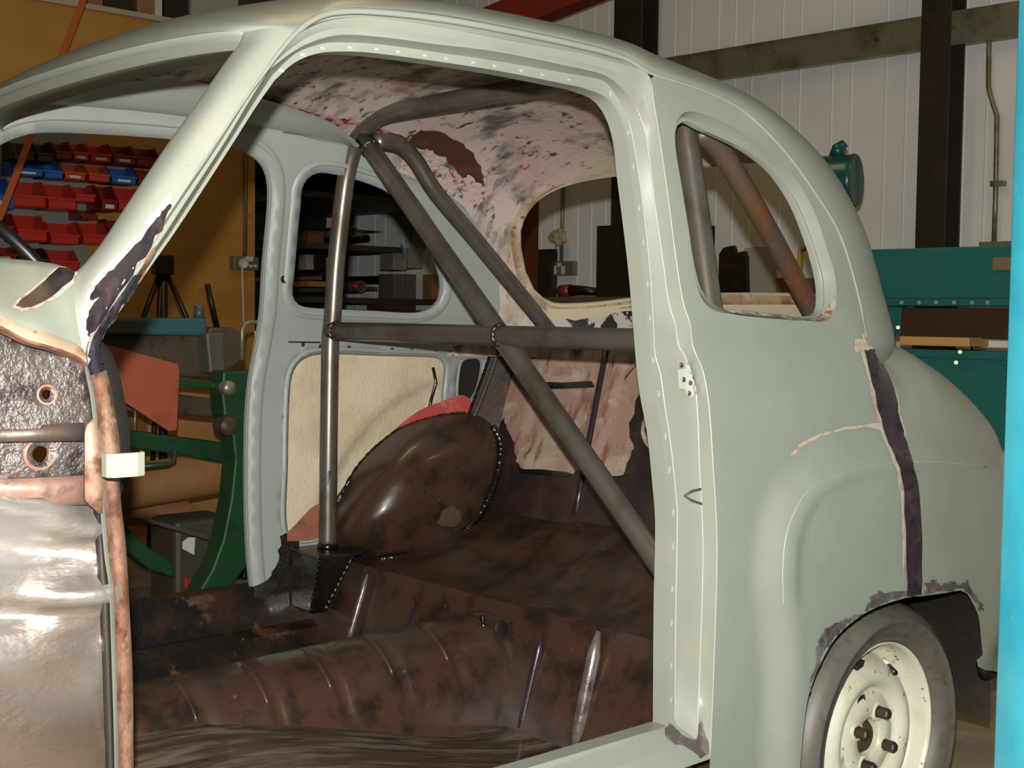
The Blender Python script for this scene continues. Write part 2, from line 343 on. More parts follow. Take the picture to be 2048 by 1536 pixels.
# ---- windscreen pillar: from gutter line C3/C4 round to windscreen edge
W = [(150, 545), (165, 532), (200, 490), (240, 430), (285, 362), (330, 295), (375, 232), (420, 168), (455, 118), (478, 88), (487, 66)]
C4 = [(169, 712), (176, 684), (188, 652), (224, 596), (262, 545), (299, 490), (328, 444), (383, 360), (427, 296), (492, 200), (530, 148), (564, 104), (600, 62)]
NP = 60
c4 = trace(spline(C4, NP)); wl = []
for p in spline(W, NP):
    wl.append(at(p[0], p[1], 'y', -.50))
wl = np.array(wl); t = np.linspace(0, 1, NP)[:, None]
wl = np.array([at(*project(q), 'y', -(.535-.05*tt)) for q, tt in zip(wl, t[:, 0])])
rowsP = []
for s in np.linspace(0, 1, 11):
    q = c4*(1-s)+wl*s
    b = np.sin(s*math.pi)*.016
    q = q+np.array([-.6, -.75, .1])*b
    rowsP.append(q)
ins = wl+np.array([.02, .025, 0]); rowsP.append(wl*.5+ins*.5+np.array([-.004, 0, 0])); rowsP.append(ins)
loft('windscreen_pillar', rowsP, PAINT, car, flip=True, auto=60)
# ---- roof skin
E0px = [(487, 66, .07), (520, 68, .045), (560, 66, .02), (605, 48, 0), (649, 25, 0), (693, 19, 0), (752, 21, 0), (869, 31, 0), (998, 54, 0), (1160, 88, 0), (1250, 114, 0), (1301, 146, 0), (1406, 180, 0), (1484, 219, 0), (1562, 293, 0), (1621, 371, 0), (1680, 469, 0), (1719, 600, 0), (1735, 690, 0)]
E0k = trace(E0px)
pe = np.array([r[-1] for r in rowsP[:11]])[::-1]      # the pillar's top edge, windscreen side first
E0k[:4] = np.array([[np.interp(f, np.linspace(0, 1, 11), pe[:, k]) for k in range(3)] for f in (0, .33, .66, 1)])
CNk = np.array([(-.865, 0, 1.392), (-.835, 0, 1.42), (-.78, 0, 1.452), (-.71, 0, 1.478), (-.63, 0, 1.498), (-.56, 0, 1.511), (-.48, 0, 1.521), (-.36, 0, 1.531), (-.25, 0, 1.535), (-.10, 0, 1.535), (.0, 0, 1.530), (.08, 0, 1.522), (.26, 0, 1.492), (.40, 0, 1.460), (.55, 0, 1.405), (.655, 0, 1.34), (.73, 0, 1.235), (.785, 0, 1.10), (.815, 0, .995)])
kk = np.linspace(0, 1, len(E0k))
def keyed(K, s):
    s = np.asarray(s, float); i = np.clip((s*(len(K)-1)).astype(int), 0, len(K)-2); t = (s*(len(K)-1)-i)[:, None]
    p0 = K[np.clip(i-1, 0, None)]; p1 = K[i]; p2 = K[i+1]; p3 = K[np.clip(i+2, None, len(K)-1)]
    return .5*((2*p1)+(-p0+p2)*t+(2*p0-5*p1+4*p2-p3)*t*t+(-p0+3*p1-3*p2+p3)*t**3)
def roofS(sv, inset=0):
    s, v = sv[:, 0], np.clip(sv[:, 1], -1, 1)
    E, Cn = keyed(E0k, s), keyed(CNk, s)
    a = np.sin(abs(v)*math.pi/2)
    wq = np.clip(1-a**2.2, 0, 1)**.6
    x = E[:, 0]+(Cn[:, 0]-E[:, 0])*wq; z = E[:, 2]+(Cn[:, 2]-E[:, 2])*wq
    y = np.sign(v)*-E[:, 1]*a
    return np.stack([x, y, z], -1)
E0k = np.vstack([E0k, [.335, -.60, .93]]); CNk = np.vstack([CNk, [.835, 0, .93]])
def gridsurf(name, s0, s1, v0, v1, f, m, ns, nv, flip=False, thick=0):
    S, V = np.meshgrid(np.linspace(s0, s1, ns), np.linspace(v0, v1, nv), indexing='ij')
    P = f(np.stack([S.ravel(), V.ravel()], -1))
    fs = [(i*nv+j, i*nv+j+1, (i+1)*nv+j+1, (i+1)*nv+j) for i in range(ns-1) for j in range(nv-1)]
    return mesh(name, P, [q[::-1] for q in fs] if flip else fs, m, car, thick=thick)
# rear window hole: find (s, v) of traced pixels on the shell
def solve_sv(px, srange=(.6, 1), vrange=(-.1, 1)):
    S, V = np.meshgrid(np.linspace(*srange, 240), np.linspace(*vrange, 240), indexing='ij'); g = np.stack([S.ravel(), V.ravel()], -1)
    pp = project(roofS(g)); return np.array([g[np.argmin(((pp-np.array(p))**2).sum(1))] for p in px])
RW = [(1425, 327), (1345, 333), (1262, 342), (1180, 354), (1120, 371), (1075, 397), (1050, 430), (1041, 470), (1044, 515), (1056, 556), (1075, 587), (1105, 604), (1150, 607), (1205, 601), (1260, 594), (1330, 588), (1400, 584)]
rw = solve_sv(RW)
hole = spline(np.vstack([rw[1:-1], (rw[1:-1]*[1, -.88])[::-1]]), 90, closed=True)
SCL = np.array([.6, 1.0])
outer = np.vstack([np.stack([np.linspace(0, 1, 200)*1, -np.ones(200)], -1), np.stack([np.ones(29), np.linspace(-1, 1, 31)[1:-1]], -1), np.stack([np.linspace(1, 0, 200), np.ones(200)], -1), np.stack([np.zeros(29), np.linspace(1, -1, 31)[1:-1]], -1)])
def scaled(p): return p*np.array([1.9, 1.])
def roof_sc(V): return roofS(V/np.array([1.9, 1.]))
V_, F_ = cdt(scaled(outer), [scaled(hole)], .03)
kq = ~((V_[F_].mean(1)[:, 0] > .60*1.9) & (V_[F_].mean(1)[:, 1] > .90))
mesh('roof', roof_sc(V_), F_[kq][:, ::-1], PAINT, car)
# lining: the same shell set 12 mm inwards
P_ = roof_sc(V_); e = 1e-3
du = roof_sc(V_+[e, 0])-roof_sc(V_-[e, 0]); dv = roof_sc(V_+[0, e])-roof_sc(V_-[0, e])
nn = np.cross(du, dv); nn /= np.linalg.norm(nn, axis=1)[:, None]+1e-12
c0 = np.array([0, 0, 1.0]); sgn = np.sign(((P_-c0)*nn).sum(1))[:, None]; nn *= np.where(sgn == 0, 1, sgn)
Pin = P_-nn*.012
fs_ = V_[F_].mean(1)[:, 0]/1.9
fv_ = V_[F_].mean(1)[:, 1]; keep_ = ~((fs_ > .60) & (fv_ > .90)) & ~((fs_ < .62) & (fv_ < -.95))
mesh('roof_lining', Pin, F_[keep_], LINING, car)
# rolled window flange bridging both skins
h3 = roofS(hole); hi = []
for p in h3: hi.append(p)
hc = h3.mean(0)
def toward(P, k): 
    d = hc-P; d /= np.linalg.norm(d, axis=1)[:, None]; return P+d*k
hn = np.cross(np.roll(h3, -1, 0)-h3, hc-h3); hn /= np.linalg.norm(hn, axis=1)[:, None]; hn *= np.sign(((h3-c0)*hn).sum(1))[:, None]
rowsF = [toward(h3-hn*.012, -.030)-hn*.000, toward(h3-hn*.020, -.022), toward(h3-hn*.024, -.012), toward(h3-hn*.018, -.004), toward(h3-hn*.016, .006), toward(h3-hn*.013, .008), toward(h3-hn*.008, -.002), toward(h3, -.004)]
BEIGE_RUST = mat('rust_stained_beige', srgb(176, 150, 114), .55, layers=[(srgb(204, 190, 166), 9, .48, .62), (srgb(146, 98, 52), 14, .50, .64), (srgb(110, 62, 24), 60, .60, .68)], bump=[(90, .4, .002)])
loft('rear_window_flange', rowsF, BEIGE_RUST, car, closed=True)
# windscreen header: flange under the roof's front edge
sv0 = np.stack([np.zeros(41), np.linspace(-1, 1, 41)], -1); hd = roofS(sv0)
hd2 = hd.copy(); hd2[:, 2] -= .010; hd2[:, 0] += .006; hd3 = hd2.copy(); hd3[:, 2] -= .009; hd3[:, 0] += .014
hd4 = hd3+np.array([.05, 0, .0]); 
loft('windscreen_header', [hd, hd*.5+hd2*.5+np.array([.008, 0, 0]), hd2, hd3, hd4], PAINT, car, auto=30, thick=.002)
pass
e0f = keyed(E0k, np.linspace(3/(len(E0k)-1), 11/(len(E0k)-1), 200)); iB = int(np.argmin([np.hypot(*(p-np.array([1297, 147]))) for p in spline(C3['B'], NS['B'])]))
top3 = np.vstack([R3['T'][10:], R3['B'][1:iB+1]])
def resamp(P, n):
    d_ = np.r_[0, np.cumsum(np.linalg.norm(np.diff(P, axis=0), axis=1))]; return np.stack([np.interp(np.linspace(0, d_[-1], n), d_, P[:, k]) for k in range(3)], -1)
ea, ta = resamp(e0f, 90), resamp(np.vstack([R3['T'][8:], R3['B'][1:iB+1]]), 90)
loft('drip_rail', [ta, ta*.85+ea*.15+np.array([0, .007, 0]), ta*.4+ea*.6+np.array([0, .006, 0]), ta*.15+ea*.85+np.array([0, -.003, 0]), ea+np.array([0, -.003, .001]), ea+np.array([0, .003, .004])], PAINT, car, auto=40)
ca, aa = resamp(c4, 90), resamp(np.vstack([R3['A'][int(np.argmin([abs(p[1]-700) if p[0] < 176 else 999 for p in spline(C3['A'], NS['A'])])):], R3['T'][1:10]]), 90)
loft('pillar_rebate', [aa, aa*.8+ca*.2+np.array([0, .003, 0]), aa*.3+ca*.7+np.array([0, .003, 0]), ca, ca+np.array([-.002, .002, 0])], PAINT, car, auto=40)
# raised gutter lip above doorway
gpx = [(300, 480), (383, 352), (427, 292), (492, 196), (530, 144), (564, 98), (605, 56), (649, 33), (693, 26), (752, 27), (869, 40), (998, 63), (1160, 96), (1250, 121), (1301, 147)]
gpx = [(383, 352), (427, 292), (492, 196), (530, 144), (564, 98), (605, 54), (649, 30), (693, 23), (752, 24), (869, 36), (998, 58), (1160, 92), (1250, 117), (1301, 146), (1406, 181), (1484, 220), (1562, 294), (1621, 372), (1680, 470), (1719, 600), (1733, 676)]
gl = trace(spline(gpx, 150), -.001)
gr = np.interp(np.linspace(0, 1, 150), [0, .05, .12, .22, .35, .55, .6, .9, 1], [.0006, .0012, .0016, .004, .005, .005, .0028, .0026, .001])
for C_, nm in ((R3, 'crease_highlight'), (R2, 'crease_highlight'), (R1, 'crease_highlight')): MB().tube(C_['B'][8:], .0013, 6).build(nm, PAINT_LT, car, sm=True)  # thin pale tubes added along the pillar creases as painted highlights
MB().tube(gl, list(gr), 8).build('gutter', PAINT, car, sm=True)
# ---- near quarter panel
DK = [(1795, 685), (1860, 725), (1920, 775), (1985, 850), (2005, 900)]
Rr = .16
Ek = E0k[11:-1]
Eline = spline(Ek[:, [0, 2]], 60)
# the rear wing's top outline, from its silhouette against the view
dkp = []
for k, (px_, py_) in enumerate(DK):
    nx, nz = [(.30, .95), (.42, .91), (.52, .85), (.64, .77), (.72, .69)][k]
    yy = -.52; 
    for _ in range(8):
        q = at(px_, py_, 'y', yy); vd = q-CAMP; al = math.atan2(vd[1], vd[0]*nx+vd[2]*nz); al = al if al > 0 else al+math.pi
        yy = -(float(Yb(q[0], q[2]-.08))-Rr*(1-math.cos(al)))
    dkp.append((q[0]+nx*Rr*(1-math.sin(al)), q[2]+nz*Rr*(1-math.sin(al))))
deck = spline([(Eline[-1][0], Eline[-1][1])]+dkp+[(dkp[-1][0]+.06, dkp[-1][1]-.10), (dkp[-1][0]+.09, dkp[-1][1]-.24), (dkp[-1][0]+.10, .40), (dkp[-1][0]+.04, .33), (dkp[-1][0]-.06, .33)], 70)[1:]
archpx = [(1986, 1342), (1962, 1338), (1951, 1323), (1965, 1311), (1963, 1288), (1957, 1233), (1943, 1202), (1928, 1182), (1890, 1186), (1846, 1192), (1814, 1195), (1740, 1221), (1682, 1264), (1650, 1310), (1619, 1385), (1607, 1460), (1600, 1536), (1590, 1640), (1585, 1720)]
sx = .012
bandO = [(1512, 1600), (1514, 1483), (1518, 1405), (1514, 1287), (1502, 1210), (1498, 1165), (1502, 1112), (1508, 1047), (1523, 1000), (1547, 949), (1582, 910), (1641, 871), (1680, 855), (1750, 848), (1797, 846), (1875, 852), (1953, 875), (2000, 906)]
bandI = [(1566, 1260), (1566, 1131), (1572, 1073), (1588, 1026), (1619, 979), (1680, 949), (1719, 936), (1797, 926), (1875, 924), (1973, 934), (2040, 955)]
bO = trace(spline(bandO, 70))[:, [0, 2]]; bI = trace(spline(bandI, 60))[:, [0, 2]]
bOc = np.vstack([bO, [[1.5, bO[-1, 1]-.15], [1.5, -.2], [bO[0, 0], -.2]]])
bIc = np.vstack([bI, [[1.5, bI[-1, 1]-.1], [1.5, -.2], [bI[0, 0]+.0, -.2]]])
deckfull = np.vstack([deck, [[1.1, 0.2]]])
def Yskin(V):
    x, z = V[:, 0], V[:, 1]
    y = Yb(x, z)
    io = inside(V, bOc); do = dist(V, bO)
    y = y+np.where(io, .026*smooth(0, .075, do), 0)
    ii = inside(V, bIc); di = dist(V, bI)
    y = y-np.where(ii, .0035*smooth(0, .016, di), 0)*smooth(.55, .62, z+.0*x)
    # round over to the rear deck
    d = dist(V, deck); R = Rr
    k = np.clip(R-d, 0, R); y = y-(R-np.sqrt(np.maximum(R*R-k*k, 0)))*smooth(.335, .46, x)*smooth(.30, .42, z)
    # waist crease
    return y
def skin(V, lift=0): return np.stack([V[:, 0], -Yskin(V)-lift, V[:, 1]], -1)
def trace_skin(px, lift=0):
    out = []
    for p in px:
        q = at(p[0], p[1], 'y', -.62)
        for _ in range(9): q = at(p[0], p[1], 'y', -float(Yskin(np.array([[q[0], q[2]]]))[0])-lift)
        out.append(q)
    return np.array(out)[:, [0, 2]]
arch = trace_skin(spline(archpx, 60))
qouter = np.vstack([R3['B'][NS['B']//9:][:, [0, 2]], [[R3['B'][-1][0]+.0, .16]], [[arch[-1, 0], .16]], arch[::-1], [[1.10, .33]], deck[::-1][1:], Eline[::-1][:-1]])
i0 = int(np.argmin(np.abs(spline(C3['B'], NS['B'])[:, 0]-1298)))
qouter = np.vstack([R3['B'][i0:][:, [0, 2]], [[R3['B'][-1][0], .16]], [[arch[-1, 0], .16]], arch[::-1], deck[::-1], Eline[::-1][:-1]])
QO = [(1351, 253), (1361, 231), (1376, 223), (1407, 228), (1461, 252), (1507, 281), (1557, 322), (1601, 372), (1632, 431), (1654, 497), (1670, 550), (1673, 591), (1670, 622), (1654, 641), (1610, 641), (1539, 637), (1461, 628), (1425, 619), (1404, 598), (1391, 560), (1378, 468), (1362, 370), (1350, 290)]
QI = [(1351, 262), (1357, 249), (1373, 244), (1404, 259), (1445, 277), (1495, 303), (1539, 337), (1570, 375), (1595, 419), (1617, 475), (1632, 522), (1642, 569), (1643, 606), (1636, 628), (1601, 633), (1550, 628), (1507, 623), (1439, 617), (1423, 613), (1405, 594), (1393, 559), (1379, 466), (1364, 372), (1351, 294)]
qo = spline(trace_skin(QO), 100, closed=True)
panel('side_panel', qouter, [qo], skin, sx, PAINT, car)
MB().tube(skin(trace_skin(spline([(1567, 1215), (1566, 1131), (1572, 1073), (1588, 1026), (1619, 979), (1680, 949), (1719, 936), (1797, 926), (1875, 924), (1973, 934)], 60))), .0011, 6).build('swage_highlight', PAINT_LT, car, sm=True)  # pale tube laid on the wing's inner arc to paint in its highlight
def ringalign(a, b):
    k = int(np.argmin(((b-a[0])**2).sum(1))); return np.roll(b, -k, 0)
qi3 = trace(spline(QI, 100, closed=True), .022); qo3 = skin(qo); qi3 = ringalign(qo3, qi3)
qm = qo3*.45+qi3*.55+np.array([0, .008, 0])
loft('quarter_window_frame', [qo3, qo3*.9+qi3*.1+np.array([0, .003, 0]), qm, qi3*.9+qo3*.1, qi3, qi3+np.array([0, .012, 0])], PAINT, car, closed=True, auto=40)
# rear deck and tail closing the shell, far side mirrored
dk_ = deck[deck[:, 0] > .62]; dk3 = skin(dk_); fs = []
loft('rear_deck', [np.stack([dk_[:, 0]+.012*(1-a*a), dk3[:, 1]*a, dk_[:, 1]+.012*(1-a*a)], -1) for a in np.linspace(1, -1, 21)], PAINT, car, flip=True)
qfar = np.vstack([qouter[qouter[:, 1] < 1.0]]); CDT_ = panel('far_outer_skin', qfar, [], lambda V: np.stack([V[:, 0], Yskin(V), V[:, 1]], -1), .03, PAINT, car, flip=True)

# ================================================================== FAR SIDE, seen from inside
def Yi(x, z): return Yb(x, z)-.052
def ptrace(px, off=0): return trace(px, off, Yi, side=1)[:, [0, 2]]
def fin(V, lift=0): return np.stack([V[:, 0], Yi(V[:, 0], V[:, 1])-lift, V[:, 1]], -1)
FD = [(-60, 330), (-30, 305), (0, 291), (20, 277), (39, 268), (78, 263), (137, 264), (215, 268), (300, 273), (400, 283), (472, 296), (506, 301), (530, 314), (543, 332), (547, 359), (543, 410), (537, 478), (531, 525), (528, 600), (522, 660), (510, 728), (502, 752), (498, 816), (496, 850), (495, 950), (496, 1032), (501, 1146), (506, 1176)]
FW = [(602, 405), (603, 383), (611, 363), (625, 350), (644, 345), (674, 348), (709, 356), (768, 377), (806, 401), (838, 434), (862, 482), (878, 530), (886, 560), (885, 590), (876, 607), (855, 621), (824, 626), (745, 622), (651, 618), (604, 613), (590, 602), (585, 588), (590, 534), (597, 452)]
FH = [(641, 708), (605, 719), (586, 745), (579, 798), (576, 930), (577, 1066), (610, 1074), (650, 1060), (690, 1000), (725, 955), (775, 906), (840, 850), (884, 816), (887, 785), (892, 741), (889, 723), (873, 715), (760, 711)]
FS = [(935, 719), (961, 719), (966, 730), (957, 776), (941, 802), (929, 809), (919, 800), (917, 780), (920, 745), (925, 725)]
fd = ptrace(spline(FD, 110)); fd0 = fd.copy()
for _ in range(14): fd[1:-1] = fd[1:-1]*.5+(fd[:-2]+fd[2:])*.25
topx = [(-60, 205), (78, 209), (176, 214), (300, 225), (430, 241), (566, 262), (685, 288), (760, 318), (800, 345)]
ftop = ptrace(spline(topx, 40)); 
fw = ptrace(spline(FW, 80, closed=True)); fh = ptrace(spline(FH, 90, closed=True)); fsm = ptrace(spline(FS, 30, closed=True))
fouter = np.vstack([fd, [[fd[-1, 0], .30], [.08, .30], [.14, .45], [.30, .60], [.44, .64], [.56, .80], [.60, .95]], ptrace([(1048, 690), (1046, 640), (1030, 590), (1008, 545), (980, 480), (950, 430), (900, 392), (850, 365)]), ftop[::-1]])
o = panel('inner_side_panel', fouter, [fw, fh, fsm], fin, .025, PAINT_IN, car, flip=False, thick=.003)
# rolled edges round the openings
def rim(name, loop, w1, w2, dep, m=None, closed=True, fn=None, sgn_=1):
    """flange: w1 outward from the edge raised, edge turned away from the cabin by dep"""
    L = np.asarray(loop); nrm = np.roll(L, -1, 0)-np.roll(L, 1, 0)
    if not closed: nrm[0] = L[1]-L[0]; nrm[-1] = L[-1]-L[-2]
    nrm = np.stack([nrm[:, 1], -nrm[:, 0]], -1); nrm /= np.linalg.norm(nrm, axis=1)[:, None]+1e-9
    for _ in range(6):
        nrm = (np.roll(nrm, 1, 0)+2*nrm+np.roll(nrm, -1, 0))/4 if closed else np.vstack([nrm[:1], (nrm[:-2]+2*nrm[1:-1]+nrm[2:])/4, nrm[-1:]])
    nrm /= np.linalg.norm(nrm, axis=1)[:, None]+1e-9
    if closed:
        c = L.mean(0); s_ = np.sign(((L-c)*nrm).sum()); nrm *= s_
    else: nrm *= sgn_
    rr = []
    for w_, l_ in ((w1+w2, 0), (w1+w2*.5, .004), (w1, .004), (w1*.85, -.004), (w1*.1, -dep*.5), (0, -dep*.5), (0, -dep)):
        rr.append(fin(L+nrm*w_, l_+.0012))
    return loft(name, rr, m or PAINT_IN, car, closed=closed, flip=False, auto=45)
rim('inner_door_flange', fd, .022, .012, .02, closed=False, sgn_=-1 if True else 1)
rim('inner_window_flange', fw, .016, .010, .016)
rim('inner_panel_rim', fh, .008, .008, .012)
rim('inner_panel_rim', fsm, .005, .005, .012)
# cream outer skin seen through the big opening: flat panel with swaged wheel-arch steps
def cs(V):
    d = np.hypot(V[:, 0]-.47, V[:, 1]-.42)
    return np.stack([V[:, 0], .632+.022*smooth(.36, .33, d)-.0+.020*smooth(.47, .44, d)-.010*smooth(.95, 1.0, V[:, 1]), V[:, 1]], -1)
o = panel('outer_skin_underseal', np.array([(-.14, .38), (.56, .38), (.56, 1.0), (-.14, 1.0)]), [], cs, .02, CREAM, car)
MB().box((.49, .622, .88), (.10, .006, .16)).build('dark_cavity_plate', DARKIN, car)
MB().tube([at(866, 735, 'y', .625), at(872, 765, 'y', .625), at(862, 800, 'y', .625), at(856, 830, 'y', .62)], .004, 8).build('sealer_bead', BLACKP, car, sm=True)
# cant rail between door opening and roof
rl = trace(spline([(-60, 208), (78, 198), (176, 202), (300, 213), (430, 229), (566, 250), (650, 268), (690, 284), (712, 298)], 50), .02, Yi, side=1)
rl0 = fin(ptrace(spline([p for p in topx if p[0] < 700]+[(712, 300)], 50)))
rl2 = trace(spline([(-60, 205), (40, 192), (110, 180), (176, 152), (300, 152), (430, 180), (566, 218), (650, 248), (690, 276), (712, 296)], 50), .045, Yi, side=1)
loft('cant_rail', [rl0, rl0+np.array([0, -.012, .002]), rl, rl*.5+rl2*.5+np.array([0, -.006, 0]), rl2, rl2+np.array([0, -.015, .004])], PAINT_IN, car, auto=40)
# ---- wheel tub
TB = [(652, 1090, .600), (664, 1030, .600), (684, 985, .598), (722, 922, .594), (785, 865, .586), (832, 842, .578), (885, 829, .568), (935, 826, .555), (972, 838, .530), (992, 862, .505), (1000, 905, .485), (992, 955, .468), (975, 1000, .455), (955, 1035, .448), (918, 1070, .45), (870, 1095, .46), (810, 1108, .475), (760, 1113, .495), (705, 1106, .545)]
tb = spline(TB, 80, closed=True)
def tubring(k, dy, cx=850, cy=985, py=0):
    w_ = 1-k**2.6
    return np.array([at(cx+(p[0]-cx)*k, cy+(p[1]-cy)*k+py, 'y', p[2]*(1-w_)+.425*w_+dy) for p in tb])
rt = [tubring(1, 0), tubring(.985, -.006), tubring(.95, -.012)]+[tubring(k, -.014) for k in (.9, .84, .77, .69, .6, .5, .4, .3, .2, .1, .01)]
loft('wheel_tub', rt, BROWN, car, closed=True)
def bead(name, px, r, m, wob=.25, n=90, lump=0):
    P = np.array([at(a, b, 'y', c) for a, b, c in spline(px, n)])
    rr = [r*(1+wob*random.uniform(-1, 1)) for _ in range(n)]
    return MB().tube(P, rr, 8).build(name, m, car, sm=True)
bead('tub_sealer', [(668, 1015, .592), (690, 976, .590), (726, 922, .586), (785, 868, .578), (832, 846, .572), (885, 832, .562), (930, 827, .55)], .0055, BLACKP)
bead('tub_sealer', [(985, 852, .50), (1000, 880, .48), (1001, 910, .47), (992, 955, .455), (975, 1000, .44), (957, 1033, .435)], .0095, BLACKP, .12)
bead('tub_sealer', [(957, 1033, .435), (918, 1072, .43), (870, 1097, .44), (810, 1112, .455), (760, 1118, .475)], .008, BLACKP, .4)
def strippx(name, A, B, m, n=50, lift=0, parent=None):
    a = np.array([at(*p) if len(p) == 4 else at(p[0], p[1], 'y', p[2]) for p in spline(A, n)]); b = np.array([at(p[0], p[1], 'y', p[2]) for p in spline(B, n)])
    return loft(name, [a, a*.66+b*.34+np.array([0, -lift, 0]), a*.34+b*.66+np.array([0, -lift, 0]), b], m, parent or car)
# red primed band along the tub's upper edge
strippx('red_primer_band', [(646, 1052, .603), (666, 1008, .601), (688, 974, .597), (722, 920, .592), (780, 866, .586), (834, 824, .583), (880, 804, .583), (925, 790, .575), (942, 800, .565)],
        [(655, 1062, .600), (676, 1010, .597), (694, 984, .594), (730, 927, .590), (788, 872, .583), (840, 846, .576), (895, 832, .570), (940, 826, .56)], RED, lift=.002)
strippx('rust_primed_patch', [(574, 1065, .606), (590, 1050, .606), (620, 1018, .606), (640, 1005, .606)], [(574, 1082, .606), (595, 1082, .606), (625, 1079, .606), (645, 1075, .606)], mat('pink_primer', srgb(164, 104, 78), .55, layers=[(srgb(120, 74, 52), 12, .5, .7)]), lift=.001)
# ---- rear bulkhead
def bz(v): return .565+(1.005-.565)*v
def bx(v): return .435+(.615-.435)*v
def bsurf(V):  # (y, v)
    x = bx(V[:, 1])-.05*smooth(.25, .62, abs(V[:, 0]))**2*0
    # swaged recess panels
    def rec(y0, y1, v0, v1, r):
        return smooth(0, r, np.minimum(np.minimum(V[:, 0]-y0, y1-V[:, 0])*1., np.minimum(V[:, 1]-v0, v1-V[:, 1])*.45))
    x = x+.010*rec(.245, .46, .30, .80, .014)+.008*rec(.07, .19, .25, .85, .014)
    return np.stack([x, V[:, 0], bz(V[:, 1])], -1)
hb = []
for p in spline([(1318, 745), (1303, 760), (1292, 790), (1285, 830), (1282, 860), (1290, 885), (1305, 900), (1330, 903), (1360, 880), (1365, 800), (1345, 750)], 40, closed=True):
    q = at(p[0], p[1], 'x', .55)
    for _ in range(6): q = at(p[0], p[1], 'x', bx((q[2]-.565)/.44))
    hb.append((q[1], (q[2]-.565)/.44))
hb = np.array(hb)
panel('rear_bulkhead', np.array([(-.56, 0), (.56, 0), (.56, 1), (-.42, 1), (-.46, .7)]), [hb], bsurf, .02, PINK, car, flip=True)
hb3 = bsurf(hb); loft('bulkhead_hole_rim', [hb3+np.array([-.001, 0, 0]), hb3+(hb3.mean(0)-hb3)*.05+np.array([-.003, 0, 0]), hb3+(hb3.mean(0)-hb3)*.08+np.array([.006, 0, 0])], FILLER, car, closed=True)
# dark lower half and side painted areas of the bulkhead
def bstrip(name, pts, m, lift=.002, step=.02, holes=()):
    L = []
    for p in pts:
        q = at(p[0], p[1], 'x', .55)
        for _ in range(6): q = at(p[0], p[1], 'x', bx((q[2]-.565)/.44))
        L.append((q[1], (q[2]-.565)/.44))
    return panel(name, np.array(L), list(holes), lambda V: bsurf(V)-np.array([lift, 0, 0]), step, m, car, flip=True)
DKBRN = mat('dark_plum_primer', srgb(54, 38, 36), .34, layers=[(srgb(78, 52, 44), 10, .5, .68), (srgb(40, 32, 34), 6, .5, .7)], bump=(60, .2, .002), coat=.2)
def ragged(pts, amp=5, n=4):
    out = []
    for i in range(len(pts)-1):
        for k in range(n):
            t = k/n; out.append((pts[i][0]*(1-t)+pts[i+1][0]*t+random.uniform(-amp, amp)*(k > 0), pts[i][1]*(1-t)+pts[i+1][1]*t+random.uniform(-amp, amp)*(k > 0)))
    out.append(pts[-1]); return out
bstrip('bulkhead_lower_paint', ragged([(985, 870), (1010, 835), (1022, 870), (1030, 905), (1042, 935), (1100, 940), (1148, 948), (1175, 935), (1200, 945), (1245, 950), (1260, 900), (1300, 912), (1400, 930)])+[(1400, 1095), (1150, 1050), (960, 1024)], DKBRN)
bstrip('bulkhead_side_paint', ragged([(1268, 800), (1290, 760), (1315, 730), (1400, 740)])+[(1400, 950), (1340, 930)]+ragged([(1290, 925), (1262, 905), (1256, 860), (1268, 800)]), DKBRN, .0035, holes=[hb])
def brib(name, a, b, r, m):
    P = []
    for p in (a, b):
        q = at(p[0], p[1], 'x', .55)
        for _ in range(6): q = at(p[0], p[1], 'x', bx((q[2]-.565)/.44))
        P.append(q)
    return MB().tube([P[0]*(1-t)+P[1]*t for t in np.linspace(0, 1, 8)], r, 12).build(name, m, car, sm=True)
brib('bulkhead_rib', (1214, 695), (1151, 1030), .0085, PURPLE)
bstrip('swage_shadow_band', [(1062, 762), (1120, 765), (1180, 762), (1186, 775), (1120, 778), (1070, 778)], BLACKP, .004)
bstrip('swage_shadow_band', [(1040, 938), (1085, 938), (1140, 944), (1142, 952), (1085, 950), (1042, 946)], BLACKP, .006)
MB().tube([at(1282, 720, 'x', .58), at(1262, 742, 'x', .578), at(1240, 768, 'x', .575), at(1226, 786, 'x', .572)], .0012, 6).build('loose_wire', BLACK, car, sm=True)
# corner gusset between side panel and bulkhead
strippx('corner_post', [(984, 690, .565), (962, 760, .562), (940, 830, .556), (936, 838, .553)], [(1036, 690, .52), (1020, 760, .51), (1004, 830, .50), (995, 870, .495)], mat('rusty_brown_post', srgb(64, 44, 30), .45, layers=[(srgb(120, 72, 34), 24, .56, .66), (srgb(44, 32, 26), 12, .5, .62)], bump=(60, .3, .003), coat=.2))
bead('post_flange', [(1000, 690, .55), (984, 740, .545), (962, 800, .54), (948, 832, .54)], .006, GREY_LINK, .05)
bead('post_flange', [(985, 695, .56), (970, 740, .556), (948, 800, .552), (936, 832, .55)], .004, BLACKP, .1)
# parcel shelf under the rear window, ragged black and white
sh = []
for a in np.linspace(-.52, .52, 40): sh.append(a)
def shelf(V):
    return np.stack([V[:, 0], V[:, 1], 1.006+.0*V[:, 0]], -1)
SHELF = SHELFM = mat('black_and_white_patchy_paint', srgb(26, 24, 22), .4, layers=[(srgb(196, 186, 176), 16, .49, .52, (1, 1.6, 1)), (srgb(120, 70, 40), 10, .64, .70)], bump=(60, .3, .003))
panel('parcel_shelf', np.array([(.61, -.42), (.61, .50), (.66, .46), (.74, .36), (.80, .22), (.82, 0), (.80, -.22), (.74, -.34), (.66, -.40)]), [], shelf, .03, SHELF, car)
MB().lathe([(.05, 0), (.075, .006), (.082, .0), (.082, -.006)], (.72, .17, 1.018), 'z', 32).build('speaker_plate', GOLD, car, sm=True)
